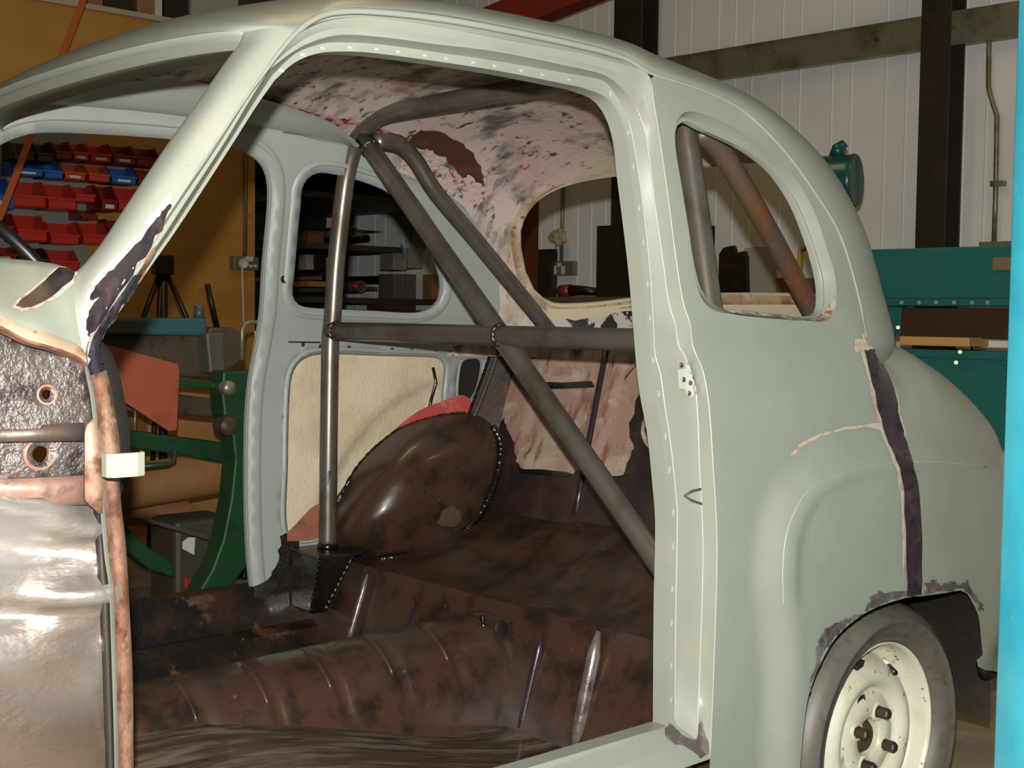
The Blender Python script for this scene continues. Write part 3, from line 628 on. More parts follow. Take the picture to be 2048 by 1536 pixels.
# ---- rear seat pan and heelboard
def pan(V):
    x, y = V[:, 0], V[:, 1]
    z = .472+(.565-.472)*smooth(.02, .5, x)
    z = z+.035*np.exp(-((x-.30)**2/.03+(y+.22)**2/.03))-.02*np.exp(-((x-.22)**2/.012+(y-.18)**2/.02))-.018*np.exp(-((x-.13)**2/.008+(y+.05)**2/.03))
    z = z+.010*smooth(.0, .03, .10-abs(y-.02-.3*(x-.1)))*smooth(.05, .12, x)
    return np.stack([x, y, z], -1)
panel('rear_seat_pan', np.array([(.03, -.62), (.03, .62), (.47, .62), (.47, -.62)]), [], pan, .018, BROWN, car)
def heel(V):  # (y, t) t 0 bottom .. 1 top
    y, t = V[:, 0], V[:, 1]/4
    x = -.045+(.03+.045)*t-.010*np.exp(-((t-1)/.06)**2)*0
    x = x-.006*np.sin(y*9)*t*(1-t)
    return np.stack([x, y, .255+(.4745-.255)*t], -1)
panel('heelboard', np.array([(-.62, 0), (.62, 0), (.62, 4), (-.62, 4)]) if False else np.array([(-.62, 0), (.62, 0), (.62, 4), (-.62, 4)]), [], heel, .03, BROWN, car, flip=True)
def hrib(a, b, r, m):
    P = [at(a[0], a[1], 'x', .012), at(b[0], b[1], 'x', -.04)]
    return MB().tube([P[0]*(1-t)+P[1]*t for t in np.linspace(0, 1, 6)], [r*.35]+[r]*4+[r*.6], 10).build('heelboard_rib', m, car, sm=True)
hrib((1197, 1262), (1146, 1510), .013, RIBM); hrib((1086, 1262), (1036, 1480), .008, PURPLE); hrib((735, 1148), (694, 1290), .007, RIBM); hrib((832, 1205), (806, 1270), .005, PURPLE); hrib((636, 1262), (624, 1300), .004, PURPLE)
for c in ((1258, 1240, 1232, 1400), (1290, 1300, 1258, 1440)): bead('weld_slot', [(c[0], c[1]+40, -.33), ((c[0]+c[2])/2, (c[1]+c[3])/2, -.335), (c[2], c[3]-30, -.34)], .006, BLACKP, .5, 20)
MB().lathe([(.0, -.001), (.016, -.0015), (.0175, 0)], at(1003, 1258, 'x', -.005), 'x', 24, -1).build('spot_patch', PURPLE, car, sm=True)
bead('heel_seam', [(965, 1232, -.02), (968, 1290, -.04), (958, 1350, -.045), (966, 1420, -.05), (972, 1470, -.09)], .0045, BLACKP, .6)
MB().tube([at(972, 1300, 'y', -.05), at(968, 1318, 'y', -.05)], [.006, .004], 8).add([], []).build('weld_lump', WELD, car, sm=True)
MB().tube([at(962, 1336, 'y', -.05), at(959, 1356, 'y', -.05)], [.007, .004], 8).build('weld_lump', WELD, car, sm=True)
# ---- floor, tunnel, far sill
def floorf(V):
    x, y = V[:, 0], V[:, 1]
    z = .262+.125*smooth(.02, .75, -x)*smooth(.28, .0, y)
    return np.stack([x, y, z], -1)
panel('floor_pan', np.array([(-1.12, -.60), (-.035, -.60), (-.035, .60), (-1.12, .60)]), [], floorf, .04, BROWN_FLAT, car)
tn = []
TC, TW, TH = .02, .135, .449
for x in np.arange(-1.1, .021, .01):
    row = []
    bump_ = max(0, 1-abs(((x+.052+.065) % .131)-.0655+.0)/.0001*0) 
    d = abs(((x+.07) % .128)-.064); rb = -.007*math.exp(-(d/.007)**2)
    for a in np.linspace(0, math.pi, 30):
        c, s_ = math.cos(a), math.sin(a)
        k = 1.0 if not (.35 < a/math.pi < .80) else 1.0
        r_ = (1+rb/.14*(1 if .45 < a/math.pi < .85 else 0))
        row.append((x, TC+TW*np.sign(c)*abs(c)**.92*r_, .25+(TH+.022*x-.25)*(s_**.92)*r_))
    tn.append(row)
loft('transmission_tunnel', tn, BROWN, car, flip=True)
for k in range(5):
    px = [(391, 1408), (533, 1376), (660, 1342), (783, 1308), (894, 1290)][k]
    q = at(px[0], px[1], 'y', TC-.09); arc = []
    for a in np.linspace(.52*math.pi, .74*math.pi, 12):
        c, s_ = math.cos(a), math.sin(a); arc.append((q[0], TC-TW*abs(c)**.92, .25+(TH+.022*q[0]-.25)*s_**.92))
    MB().tube(arc, [.002, .004, .0055, .006, .006, .006, .006, .006, .0055, .005, .004, .002], 8).build('tunnel_rib', BROWN, car, sm=True)
sr = trace(spline([(250, 1217), (265, 1215), (400, 1193), (505, 1172), (560, 1167)], 20), 0, Yi, side=1)
s3 = [(-1.12, None)]
xs = np.linspace(-1.12, .05, 40)
def sillrow(dy, z, rag=0): return [(x, float(Yi(x, .42))+dy, z+rag*random.uniform(-1, 1)) for x in xs]
loft('far_sill', [sillrow(.05, .424), sillrow(.0, .425, .0015), sillrow(-.004, .42), sillrow(-.012, .36), sillrow(-.02, .335), sillrow(-.055, .325), sillrow(-.065, .31), sillrow(-.09, .262)], SILLM, car, auto=35)
loft('near_sill', [[(x, -y, z) for x, y, z in r] for r in (sillrow(.0, .41), sillrow(-.01, .40), sillrow(-.05, .33), sillrow(-.06, .26))], PAINT, car, flip=True)
# ragged burnt paint at far post foot
bq = lambda pts, m, nm, l=.004: panel(nm, ptrace(ragged(pts, 4)), [], lambda V: fin(V, l), .02, m, car)
bq([(505, 1172), (540, 1150), (556, 1110), (556, 1070), (575, 1062), (596, 1075), (598, 1130), (590, 1200), (505, 1196)], SILLM, 'burnt_post_foot', .006)

# ---------------------------------------------------------------- patches laid on whatever surface the photo shows them on
from mathutils.bvhtree import BVHTree
def bvh(objs):
    v = []; f = []
    for o in objs:
        n = len(v); v += [q.co.copy() for q in o.data.vertices]; f += [tuple(i+n for i in p.vertices) for p in o.data.polygons]
    return BVHTree.FromPolygons(v, f)
def named(*names): return [o for o in bpy.data.objects if o.type == 'MESH' and o.name.split('.')[0] in names]
def decal(name, px, objs, m, lift=.0015, step=7, rag=0, seg=3, parent=None):
    T = bvh(objs); px = ragged(list(px)+[px[0]], rag, seg)[:-1] if rag else px
    V, F = cdt(np.array(px, float), [], step); P = []; ok = []
    for p in V:
        d = Vector(ray(*p)); h = T.ray_cast(Vector(CAMP), d.normalized())
        ok.append(h[0] is not None); P.append(np.array(h[0])+np.array(h[1])*lift*(1 if h[1].dot(d) < 0 else -1) if h[0] else CAMP)
    ok = np.array(ok); F = np.array([f for f in F if ok[f].all()])
    P = np.array(P); z = (P-CAMP)@CF
    F = np.array([f for f in F if np.ptp(z[f]) < .06])
    if len(F) == 0: print('EMPTY DECAL', name, px[0]); return None
    used = np.unique(F); mp = -np.ones(len(P), int); mp[used] = np.arange(len(used))
    return mesh(name, P[used], mp[F][:, ::-1], m, parent or car)
SP = named('side_panel')
FS_ = named('side_panel', 'door_frame', 'windscreen_pillar')
sl = [(1726, 700), (1738, 750), (1750, 800), (1764, 858), (1782, 900), (1797, 935), (1806, 985), (1810, 1100), (1812, 1192)]
sr_ = [(1840, 1190), (1842, 1100), (1838, 1010), (1830, 950), (1820, 912), (1806, 872), (1798, 840), (1789, 790), (1774, 748), (1760, 715), (1748, 700)]
decal('filler_border', [(x-6, y) for x, y in sl]+[(x+5, y) for x, y in sr_ if y < 900]+[(1752, 694), (1748, 676), (1735, 674), (1722, 668), (1724, 680), (1710, 678), (1707, 690), (1714, 706)], SP, FILLER, .0012, 6, 3)
decal('dark_seam', sl+sr_, SP, SEAM, .0026, 6, 2)
decal('filler_line', [(1580, 908), (1600, 886), (1640, 866), (1690, 853), (1730, 849), (1766, 843), (1772, 858), (1765, 862), (1730, 854), (1690, 859), (1640, 872), (1604, 892), (1584, 913)], SP, FILLER, .0016, 5, 2)
DIRT = mat('sooty_scorched_paint', srgb(96, 84, 82), .6, layers=[(srgb(120, 116, 104), 40, .5, .6), (srgb(50, 38, 44), 24, .55, .65)], bump=(90, .4, .002))
decal('scorched_arch_edge', [(1850, 1190), (1814, 1197), (1740, 1224), (1682, 1268), (1650, 1312), (1619, 1390), (1612, 1396), (1622, 1350), (1632, 1305), (1640, 1275), (1655, 1255), (1680, 1240), (1700, 1236), (1728, 1222), (1738, 1195), (1760, 1182), (1800, 1182)], SP, DIRT, .0014, 6, 5, 4)
decal('scorched_arch_edge', [(1850, 1190), (1846, 1168), (1870, 1160), (1880, 1172), (1905, 1162), (1920, 1170), (1935, 1160), (1945, 1185), (1962, 1205), (1966, 1222), (1956, 1222), (1946, 1200), (1928, 1184), (1890, 1188)], SP, DIRT, .0014, 6, 4, 4)
QF = named('quarter_window_frame', 'side_panel')
decal('rusty_window_ledge', [(1470, 621), (1540, 629), (1600, 635), (1632, 634), (1650, 626), (1664, 604), (1670, 590), (1672, 610), (1662, 634), (1640, 643), (1600, 642), (1540, 636), (1470, 628)], QF, mat('rust_speckled_paint', srgb(176, 172, 156), .55, layers=[(srgb(150, 82, 40), 60, .5, .58), (srgb(96, 56, 34), 90, .6, .68)]), .0015, 5, 1.5)
bq_ = [(344, 386), (321, 408), (301, 431), (281, 466), (253, 492), (246, 500), (219, 527), (192, 556), (176, 582), (171, 606), (160, 622), (160, 642), (164, 658), (146, 676), (168, 688), (177, 684)]
edge = [(190, 652), (224, 600), (262, 546), (299, 490), (328, 443), (340, 418)]
decal('filler_border', bq_+edge, FS_, FILLER, .0015, 5, 3)
decal('bare_metal_patch', [(340, 408), (322, 424), (306, 446), (288, 470), (262, 500), (240, 524), (216, 546), (196, 570), (182, 590), (180, 602), (188, 600), (198, 596), (184, 612), (176, 634), (170, 660), (176, 676)]+edge, FS_, BARE, .0028, 5, 2.5)
decal('bare_post_joint', [(175, 690), (200, 642), (236, 592), (262, 553), (280, 545), (270, 575), (252, 604), (222, 648), (201, 680), (199, 692), (206, 722), (210, 742), (196, 742), (190, 756), (176, 760), (168, 722)], FS_, mat('blued_weld_metal', srgb(72, 70, 84), .34, .5, layers=[(srgb(110, 96, 104), 18, .52, .64), (srgb(50, 46, 58), 40, .5, .6)], bump=(70, .5, .003)), .0030, 5, 1.5)
decal('rusty_paint_chips', [(262, 560), (285, 530), (300, 500), (312, 490), (305, 512), (290, 540), (272, 566)], FS_, RUSTP, .0016, 4, 3)
e0 = spline(C0['A'], 200); e3 = spline(C3['A'], 200); e0 = [(p[0]-(8 if p[1] > 955 else 2.5), p[1]) for p in e0 if 735 < p[1] < 1600]; e3 = [(p[0]+1, p[1]) for p in e3 if 745 < p[1] < 1600]
decal('rusted_post_face', e0[::3]+e3[::-3], named('door_frame', 'pillar_rebate'), RUSTP, .0045, 9)
# pencil mark and striker plate on the door pillar
MB().tube(list(trace([(1402, 977, -.002), (1385, 981, -.002), (1368, 990, -.002), (1384, 1000, -.002), (1404, 1007, -.002)], 0)), .0009, 6).build('pencil_arrow', BLACK, car)
STK = mat('painted_striker_plate', srgb(206, 208, 202), .35, .2, layers=[(srgb(120, 116, 108), 40, .55, .66)])
stp = decal('striker_plate', [(1352, 740), (1367, 738), (1368, 728), (1374, 721), (1382, 724), (1388, 745), (1392, 778), (1393, 792), (1378, 796), (1370, 790), (1366, 779), (1355, 778)], FS_, STK, .004, 5)
for p_ in ((1360, 729), (1376, 786), (1365, 758), (1378, 765)):
    q = trace([(p_[0]+2, p_[1], .0)], .022)[0]; MB().lathe([(0, -.0025), (.0025, -.002), (.0032, 0)], q, 'y', 12).build('striker_screw', mat('rusty_screw', srgb(110, 70, 46), .5, .3) if 'rusty_screw' not in bpy.data.materials else bpy.data.materials['rusty_screw'], stp, sm=True)
# spot-weld bumps down the door flange
for key, frac, n_, wx, wz, t_ in (('B', (.06, .97), 17, .004, .009, .5), ('T', (.05, .97), 13, .007, .003, .45)):
    for f in np.linspace(*frac, n_):
        a, b = R0[key], R1[key]; i = int(f*(len(a)-1)); q = a[i]*(1-t_)+b[i]*t_
        mesh('spot_weld', [q+np.array([dx*wx*.6, -.0025 if abs(dx)+abs(dz) == 0 else 0, dz*wz*.6]) for dx in (-1, 0, 1) for dz in (-1, 0, 1)], [(0, 1, 4, 3), (1, 2, 5, 4), (3, 4, 7, 6), (4, 5, 8, 7)], PAINT_LT, car)
# roof underside: bare brown oval, beige smear
RL = named('roof_lining')
decal('bare_roof_patch', [(822, 268), (845, 260), (880, 262), (915, 280), (940, 300), (958, 328), (968, 352), (972, 372), (958, 365), (940, 350), (925, 356), (905, 330), (885, 312), (858, 300), (836, 296), (818, 284)], RL, mat('bare_brown_roof_metal', srgb(92, 56, 48), .45, .2, layers=[(srgb(112, 74, 62), 16, .5, .66)]), .0015, 6, 4, 4)
decal('pale_sealer_edge', [(800, 330), (840, 352), (880, 372), (920, 395), (955, 412), (985, 385), (1000, 350), (985, 345), (975, 372), (955, 372), (930, 362), (905, 340), (880, 322), (850, 312), (815, 300)], RL, mat('white_pink_sealer', srgb(206, 182, 174), .6, layers=[(srgb(150, 70, 66), 40, .56, .64), (srgb(96, 84, 80), 34, .58, .66)], bump=(60, .8, .006)), .0012, 6, 5, 3)
decal('patchy_shelf_paint', [(1070, 626), (1110, 640), (1150, 641), (1200, 634), (1250, 622), (1300, 612), (1305, 662), (1180, 668), (1080, 664)], named('roof_lining'), SHELFM, .0015, 6, 4)
decal('shiny_tub_patch', [(882, 1022), (900, 1010), (918, 1020), (922, 1040), (908, 1052), (885, 1052), (872, 1045)], named('wheel_tub'), mat('shiny_scraped_patch', srgb(128, 112, 88), .12, .5, bump=(60, .8, .006)), .002, 4, 2)
decal('red_streak', [(552, 204), (600, 216), (650, 232), (700, 240), (745, 246), (780, 262), (820, 278), (822, 290), (780, 274), (740, 254), (700, 248), (650, 242), (600, 228), (555, 216)], RL, mat('dried_red_primer', srgb(138, 52, 46), .55, layers=[(srgb(196, 160, 150), 30, .5, .58)]), .0012, 5, 3, 4)
decal('sill_corner_grime', [(1336, 1440), (1345, 1452), (1362, 1470), (1392, 1480), (1402, 1440), (1412, 1470), (1418, 1510), (1400, 1518), (1380, 1500), (1350, 1490), (1330, 1470)], named('door_frame'), DIRT, .0012, 5, 4)
# ---- scuttle
SB = spline([(-60, 628), (-20, 633), (0, 638), (15, 646), (50, 664), (95, 677), (130, 689), (155, 700), (169, 712)], 40)
ST = spline([(-60, 511), (-20, 514), (0, 516), (60, 521), (105, 527), (128, 534), (140, 540), (146, 543), (150, 545)], 40)
pl_ = np.array([r[0] for r in rowsP[:11]]); rw_ = []
for u in np.linspace(0, 1, 12):
    E_ = np.array([np.interp(u, np.linspace(0, 1, 11), pl_[:, k]) for k in range(3)]); pe_ = project(E_); yy = -(.625-.135*u**1.4); row = []
    for b, t_, q_ in zip(SB, ST, np.linspace(0, 1, 40)):
        p_ = b*(1-u)+t_*u; s2 = float(smooth(.55, 1, q_)); p_ = p_+(pe_-(SB[-1]*(1-u)+ST[-1]*u))*s2
        row.append(at(*p_, 'y', yy*(1-s2)+E_[1]*s2))
    rw_.append(np.array(row))
last = rw_[-1]
for yy, dz in ((-.38, .004), (-.2, .010), (0, .012), (.2, .010), (.4, .0), (.55, -.02)):
    q = last.copy(); q[:, 1] = yy; q[:, 2] = last[:, 2]+dz-.004*abs(0); q[:, 0] = np.minimum(last[:, 0], -1.0)+.03*(1-(yy/.6)**2); rw_.append(q)
scut = loft('scuttle', rw_, PAINT, car, flip=True)
q0 = rw_[0]
SCF = mat('cream_rust_edge', srgb(178, 156, 130), .55, layers=[(srgb(160, 120, 98), 24, .5, .6), (srgb(146, 96, 66), 50, .6, .68)])
loft('scuttle_flange', [q0+np.array([0, .002, .006]), q0+np.array([0, -.004, .0]), q0+np.array([0, -.005, -.007])], SCF, car, auto=40)
loft('scuttle_flange_edge', [q0+np.array([0, -.005, -.007]), q0+np.array([0, -.007, -.010]), q0+np.array([0, .008, -.012])], RUSTP, car, auto=40)
decal('filler_border', [(22, 616), (38, 598), (75, 570), (110, 540), (138, 526), (160, 516), (158, 548), (138, 576), (106, 602), (70, 620), (42, 625)], [scut]+named('windscreen_pillar'), FILLER, .0015, 5, 2)
decal('bare_metal_patch', [(28, 615), (42, 601), (78, 575), (112, 545), (140, 531), (155, 524), (153, 546), (133, 571), (103, 597), (68, 615), (44, 620)], [scut]+named('windscreen_pillar'), BARE, .003, 5, 2)
zone_layer(SILVER, tuple(c*KALB for c in srgb(132, 118, 104)), 1, .80, .66, 'z', 5, .12)
# ---- stripped front side panel
def flat(name, px, y, m, thick=.004, holes=(), rag=0, bump_=None, n=None, flip=False):
    L = np.array([at(p[0], p[1], 'y', y) for p in px])[:, [0, 2]]; H = [np.array([at(p[0], p[1], 'y', y) for p in h])[:, [0, 2]] for h in holes]
    fn = bump_ or (lambda V: 0*V[:, 0])
    return panel(name, L, H, lambda V: np.stack([V[:, 0], y+fn(V), V[:, 1]], -1), .02 if bump_ is None else .01, m, car, thick=thick)
def circ(cx, cy, r, n=24): return [(cx+r*math.cos(a), cy+r*1.02*math.sin(a)) for a in np.linspace(0, 2*math.pi, n, endpoint=False)]
flat('footwell_side', [(-90, 640), (-20, 650), (30, 668), (70, 690), (120, 702), (172, 706), (176, 760), (190, 860), (200, 960), (-90, 960)], -.600, SILVER_UP, .002, [circ(93, 789, 10), circ(79, 908, 16)], bump_=lambda V: -.004*np.sin(V[:, 0]*30)*np.sin(V[:, 1]*26))
for cx, cy, r in ((93, 789, 10), (79, 908, 16)):
    c_ = at(cx, cy, 'y', -.600); k_ = r/FPX*((c_-CAMP)@CF)*1.25
    MB().lathe([(k_*1.7, -.001), (k_*1.55, -.004), (k_*1.1, .001), (k_, .006)], c_, 'y', 30).build('hole_collar', RUSTP, car, sm=True)
def rip(V):
    x, z = V[:, 0], V[:, 1]
    a = .12+.88*smooth(.66, .74, z)
    return -a*(.011*np.sin(z*80+x*2+1.6*np.sin(x*11))+.012*np.sin(x*27+z*24+1.5*np.sin(z*30))+.005*np.sin(z*190-x*9+2*np.sin(x*16)))-.012*np.exp(-((x+1.10)**2/.01+(z-.50)**2/.03))
flat('footwell_lower_side', [(-90, 950), (200, 950), (209, 1115), (218, 1174), (223, 1314), (229, 1536), (229, 1800), (-90, 1800)], -.603, SILVER, .002, bump_=rip)
flat('horizontal_rail', [(-90, 862), (84, 858), (90, 850), (168, 846), (176, 882), (-90, 885)], -.618, GREY_LINK, .006)
flat('horizontal_rail', [(-90, 962), (60, 957), (172, 950), (176, 1010), (104, 1010), (88, 996), (-90, 996)], -.620, mat('pinkish_rust_rail', srgb(150, 118, 104), .5, .3, layers=[(srgb(186, 146, 124), 14, .5, .64), (srgb(104, 84, 74), 26, .56, .68)], bump=(120, .3, .002)), .006)
flat('gusset_plate', [(186, 838), (174, 852), (171, 868), (171, 1000), (182, 1012), (200, 1028), (205, 1024), (206, 960), (200, 890), (194, 846)], -.632, RUSTP, .004)
o = flat('post_edge', [(200, 1024), (209, 1115), (218, 1174), (223, 1314), (229, 1536), (229, 1800), (220, 1800), (219, 1536), (212, 1314), (205, 1180), (195, 1024)], -.622, DARKIN, .01)
hc_ = MB(); hp = [(214, 908), (222, 905), (268, 908)]
a_ = at(216, 908, 'y', -.668); b_ = at(216, 957, 'y', -.668)
pr = [(0, 0), (0, -.012), (.006, -.018), (.03, -.020), (.04, -.016), (.043, -.004), (.040, -.004), (.037, -.013), (.028, -.016), (.007, -.014), (.003, -.010), (.003, 0)]
hc_.add([(a_[0]+px_, a_[1]+py_+.016, z_) for z_ in (a_[2], b_[2]) for px_, py_ in pr], [(i, (i+1) % 12, 12+(i+1) % 12, 12+i) for i in range(12)]+[tuple(range(12)), tuple(range(23, 11, -1))])
hc_.build('hinge_bracket', PAINT, car, bev=.001)
for p_, rr_ in (((243, 1511), .006), ((231, 1091), .005)):
    q = trace([(p_[0], p_[1])], .04)[0]; MB().lathe([(0, -.004), (rr_, -.003), (rr_*1.2, .003)], q, 'y', 14).build('rivet', RUSTP, car, sm=True)
# dark strip inside the front post's edge, tapering out at both ends
def inner(a_, keys, n_, m, dx, dy, dz, o_=.03):
    A = np.vstack([a_[k] for k in keys]); return loft(n_, [A+np.array([0, o_, 0]), A+np.array([dx*.5, o_+dy*.3, dz*.5]), A+np.array([dx, o_+dy, dz])], m, car)
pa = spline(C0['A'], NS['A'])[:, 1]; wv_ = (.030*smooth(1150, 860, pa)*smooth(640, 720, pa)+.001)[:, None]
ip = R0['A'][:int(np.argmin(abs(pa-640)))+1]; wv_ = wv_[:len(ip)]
loft('front_post_dark_strip', [ip+np.array([0, .028, 0]), ip+wv_*np.array([1, 0, 0])+np.array([0, .034, 0]), ip+wv_*np.array([1.15, 0, 0])+np.array([0, .07, 0]), ip+np.array([-.02, .075, 0])], DARKIN, car)
# ---- far front details
sw = empty('t', (0, 0, 0)); bpy.data.objects.remove(sw)
cw = Vector(at(8, 560, 'y', .33)); ax_ = Vector((-.75, -.06, -.62)).normalized(); u_ = ax_.cross(Vector((0, 1, 0))).normalized(); v_ = ax_.cross(u_)
swp = [cw+(u_*math.cos(a)+v_*math.sin(a))*.165 for a in np.linspace(0, 2*math.pi, 60, endpoint=False)]
swo = MB().tube(swp, .011, 12, closed=True).build('steering_wheel', BLACK, car, sm=True)
MB().tube([cw+u_*.16, cw+ax_*.02, cw-u_*.16], .006, 8).build('spoke', DARKSTEEL, swo, sm=True); MB().tube([cw-ax_*.02, cw+ax_*.02], .03, 20).build('hub', BLACK, swo, sm=True)
MB().tube([cw, cw+ax_*.4], .016, 16).build('steering_column', BLACK, car, sm=True)
bn = [(547, 262), (552, 290), (548, 315)]
# far post bolt holes
HOLE = mat('dark_hole', srgb(40, 28, 22), .7)
for hp_ in ((566, 559), (567, 832), (566, 948)):
    q = trace([hp_], -.0, Yi, side=1)[0]; MB().lathe([(0, .001), (.006 if hp_[1] == 559 else .0028, .0), (.0085 if hp_[1] == 559 else .004, -.0015)], q+np.array([0, -.0025, 0]), 'y', 18).build('bolt_hole', HOLE, car, sm=True)
for hp_ in ((605, 689), (640, 693), (697, 695), (783, 699), (822, 701), (870, 704), (950, 708)):
    q = trace([hp_], -.0, Yi, side=1)[0]; MB().lathe([(0, .0), (.0035, .0), (.005, -.001)], q+np.array([0, -.002, 0]), 'y', 12).build('trim_clip_hole', HOLE, car, sm=True)
IP = named('inner_side_panel')
decal('panel_seam', [(576, 682), (640, 683), (760, 686), (860, 689), (985, 694), (985, 697), (860, 692), (760, 689), (640, 686), (576, 685)], IP, DARKIN, .002, 8)
decal('brown_seam', [(566, 261), (600, 267), (640, 277), (685, 287), (640, 280), (600, 270), (566, 265)], named('cant_rail', 'inner_side_panel'), mat('rust_brown_seam', srgb(120, 84, 58), .6), .002, 6)
decal('brown_seam', [(80, 208), (176, 215), (300, 227), (400, 240), (400, 243), (300, 230), (176, 218), (80, 211)], named('cant_rail', 'inner_side_panel'), bpy.data.materials['rust_brown_seam'], .002, 6)
# ---------------------------------------------------------------- ROLL CAGE
TR = .0203
far = [(-.002, .55, .505), (.002, .5535, .75), (.008, .557, .985), (.012, .556, 1.02), (.020, .5535, 1.15), (.027, .531, 1.323), (.029, .514, 1.380)]
tl = at(745, 243, 'x', .03); 
topc = [(.03, .500, 1.408), (.03, .478, 1.432), (.03, .447, 1.451), (.03, .41, 1.463), (.03, .36, 1.4685), (.03, .30, 1.470), (.03, .15, 1.471)]
half = spline(np.array(far+topc), 70)
near = [(-.002, -.545, .505), (.002, -.545, .75), tuple(at(1428, 668, 'x', .008)), tuple(at(1418, 600, 'x', .012)), tuple(at(1395, 430, 'x', .022)), tuple(at(1375, 290, 'x', .028)), tuple(at(1368, 240, 'x', .03))]
for i_, (dy_, dz_) in enumerate(((.03, .035), (.07, .06), (.12, .068))):
    q_ = near[6]; near.append((.03, q_[1]+dy_, min(1.4705, q_[2]+dz_)))
near.append((.03, -.20, 1.471))
hoop = np.vstack([half, spline(np.array(near[::-1]), 70)])
cage = MB().tube(hoop, TR, 28).build('roll_cage', TUBE, car, sm=True)
def ctube(name, pts, m=TUBE, r=TR, n=50, parent=cage): return MB().tube(spline(np.array(pts), n) if len(pts) > 2 else [np.array(pts[0])*(1-t)+np.array(pts[1])*t for t in np.linspace(0, 1, 12)], r, 28).build(name, m, parent, sm=True)
ctube('cross_bar', [(.006, .553, .998), (.006, -.553, .998)])
ctube('diagonal_brace', [at(728, 278, 'x', .03), (.0, -.545, .535)])
bs = at(752, 282, 'x', .05); fb = [(.045, bs[1], bs[2]), tuple(at(800, 292, 'y', .452)), tuple(at(830, 320, 'y', .449)), tuple(at(868, 380, 'y', .445)), tuple(at(960, 490, 'y', .437)), tuple(at(1104, 668, 'y', .43)), tuple(at(1130, 700, 'y', .428))]
ctube('rear_brace', fb, TUBE, TR*.94); nb = [tuple(at(1396, 258, 'x', .05)), tuple(at(1440, 300, 'x', .12)), tuple(at(1505, 405, 'x', .25)), tuple(at(1572, 525, 'x', .41)), tuple(at(1628, 628, 'x', .55)), tuple(at(1648, 665, 'x', .60))]
ctube('rear_brace', nb, TUBE_RUST, TR*.94)
def ringw(c, axis, r, tr=.004):
    c = Vector(tuple(c)); a = Vector(axis).normalized(); u = a.orthogonal().normalized(); v = a.cross(u)
    return MB().tube([c+(u*math.cos(t)+v*math.sin(t))*r+a*.0015*math.sin(9*t) for t in np.linspace(0, 2*math.pi, 40, endpoint=False)], tr, 8, closed=True).build('weld', WELD, cage, sm=True)
dv_ = (np.array([0, -.545, .535])-at(728, 278, 'x', .03)); dv_ /= np.linalg.norm(dv_)
ringw(at(728, 278, 'x', .03)+dv_*.035, dv_, .0195, .0035); ringw((.006, .530, .998), (0, 1, 0), .0195, .0035); ringw((.006, -.530, .998), (0, 1, 0), .0195, .0035)
xi = at(1010, 670, 'x', .0); ringw(xi+np.array([-.002, .012, 0]), (0, 1, .0), .0195, .004)
# small stamped strip on the hoop leg
st = np.array([at(649, 942, 'y', .535), at(649, 1022, 'y', .535)])
plate_m = mat('stamped_strip', srgb(96, 94, 98), .35, .6, layers=[(srgb(150, 150, 152), 90, .60, .64, (1, 1, 1.6))])
pv = []; 
for z in np.linspace(st[1][2], st[0][2], 9):
    for a in np.linspace(-2.55, -1.55, 7): pv.append((-.001+math.cos(a)*.0200, .5525+math.sin(a)*.0200, z))
mesh('stamped_strip', pv, [(i*7+k, i*7+k+1, (i+1)*7+k+1, (i+1)*7+k) for i in range(8) for k in range(6)], plate_m, cage)
# foot: plate on a box
for sg in (1,):
    pl = [(-.076, .478), (.028, .458), (.075, .60), (-.068, .605)]
    MB().prism([(x, y*sg) for x, y in pl], 'z', .496, .504).build('mounting_plate', BLACKP, cage, bev=.0015)
    MB().lathe([(.0215, 0), (.0245, .002), (.0235, .010), (.0195, .013)], (-.002, .55*sg, .503), 'z', 28).build('foot_collar', BLACKP, cage, sm=True)
    b1 = [(-.066, .485), (.016, .475), (.07, .60), (-.064, .60)]; b2 = [(-.070, .515), (-.040, .505), (.02, .60), (-.066, .60)]
    MB().add([(x, y*sg, .497) for x, y in b1]+[(x, y*sg, .37) for x, y in b2], [(0, 1, 2, 3), (7, 6, 5, 4)]+[(i, (i+1) % 4, 4+(i+1) % 4, 4+i) for i in range(4)]).build('mounting_box', BLACKP, cage, bev=.003)
    for A, B in (((-.067, .484, .495), (-.071, .514, .372)), ((.016, .474, .495), (-.040, .504, .372))):
        A = Vector(A); B = Vector(B); P = [A.lerp(B, t) for t in np.linspace(0, 1, 30)]
        MB().tube([(p.x, p.y*sg, p.z) for p in P], [.0028*(1+.5*math.sin(i*2.1)) for i in range(30)], 8).build('weld', BLACKP, cage, sm=True)
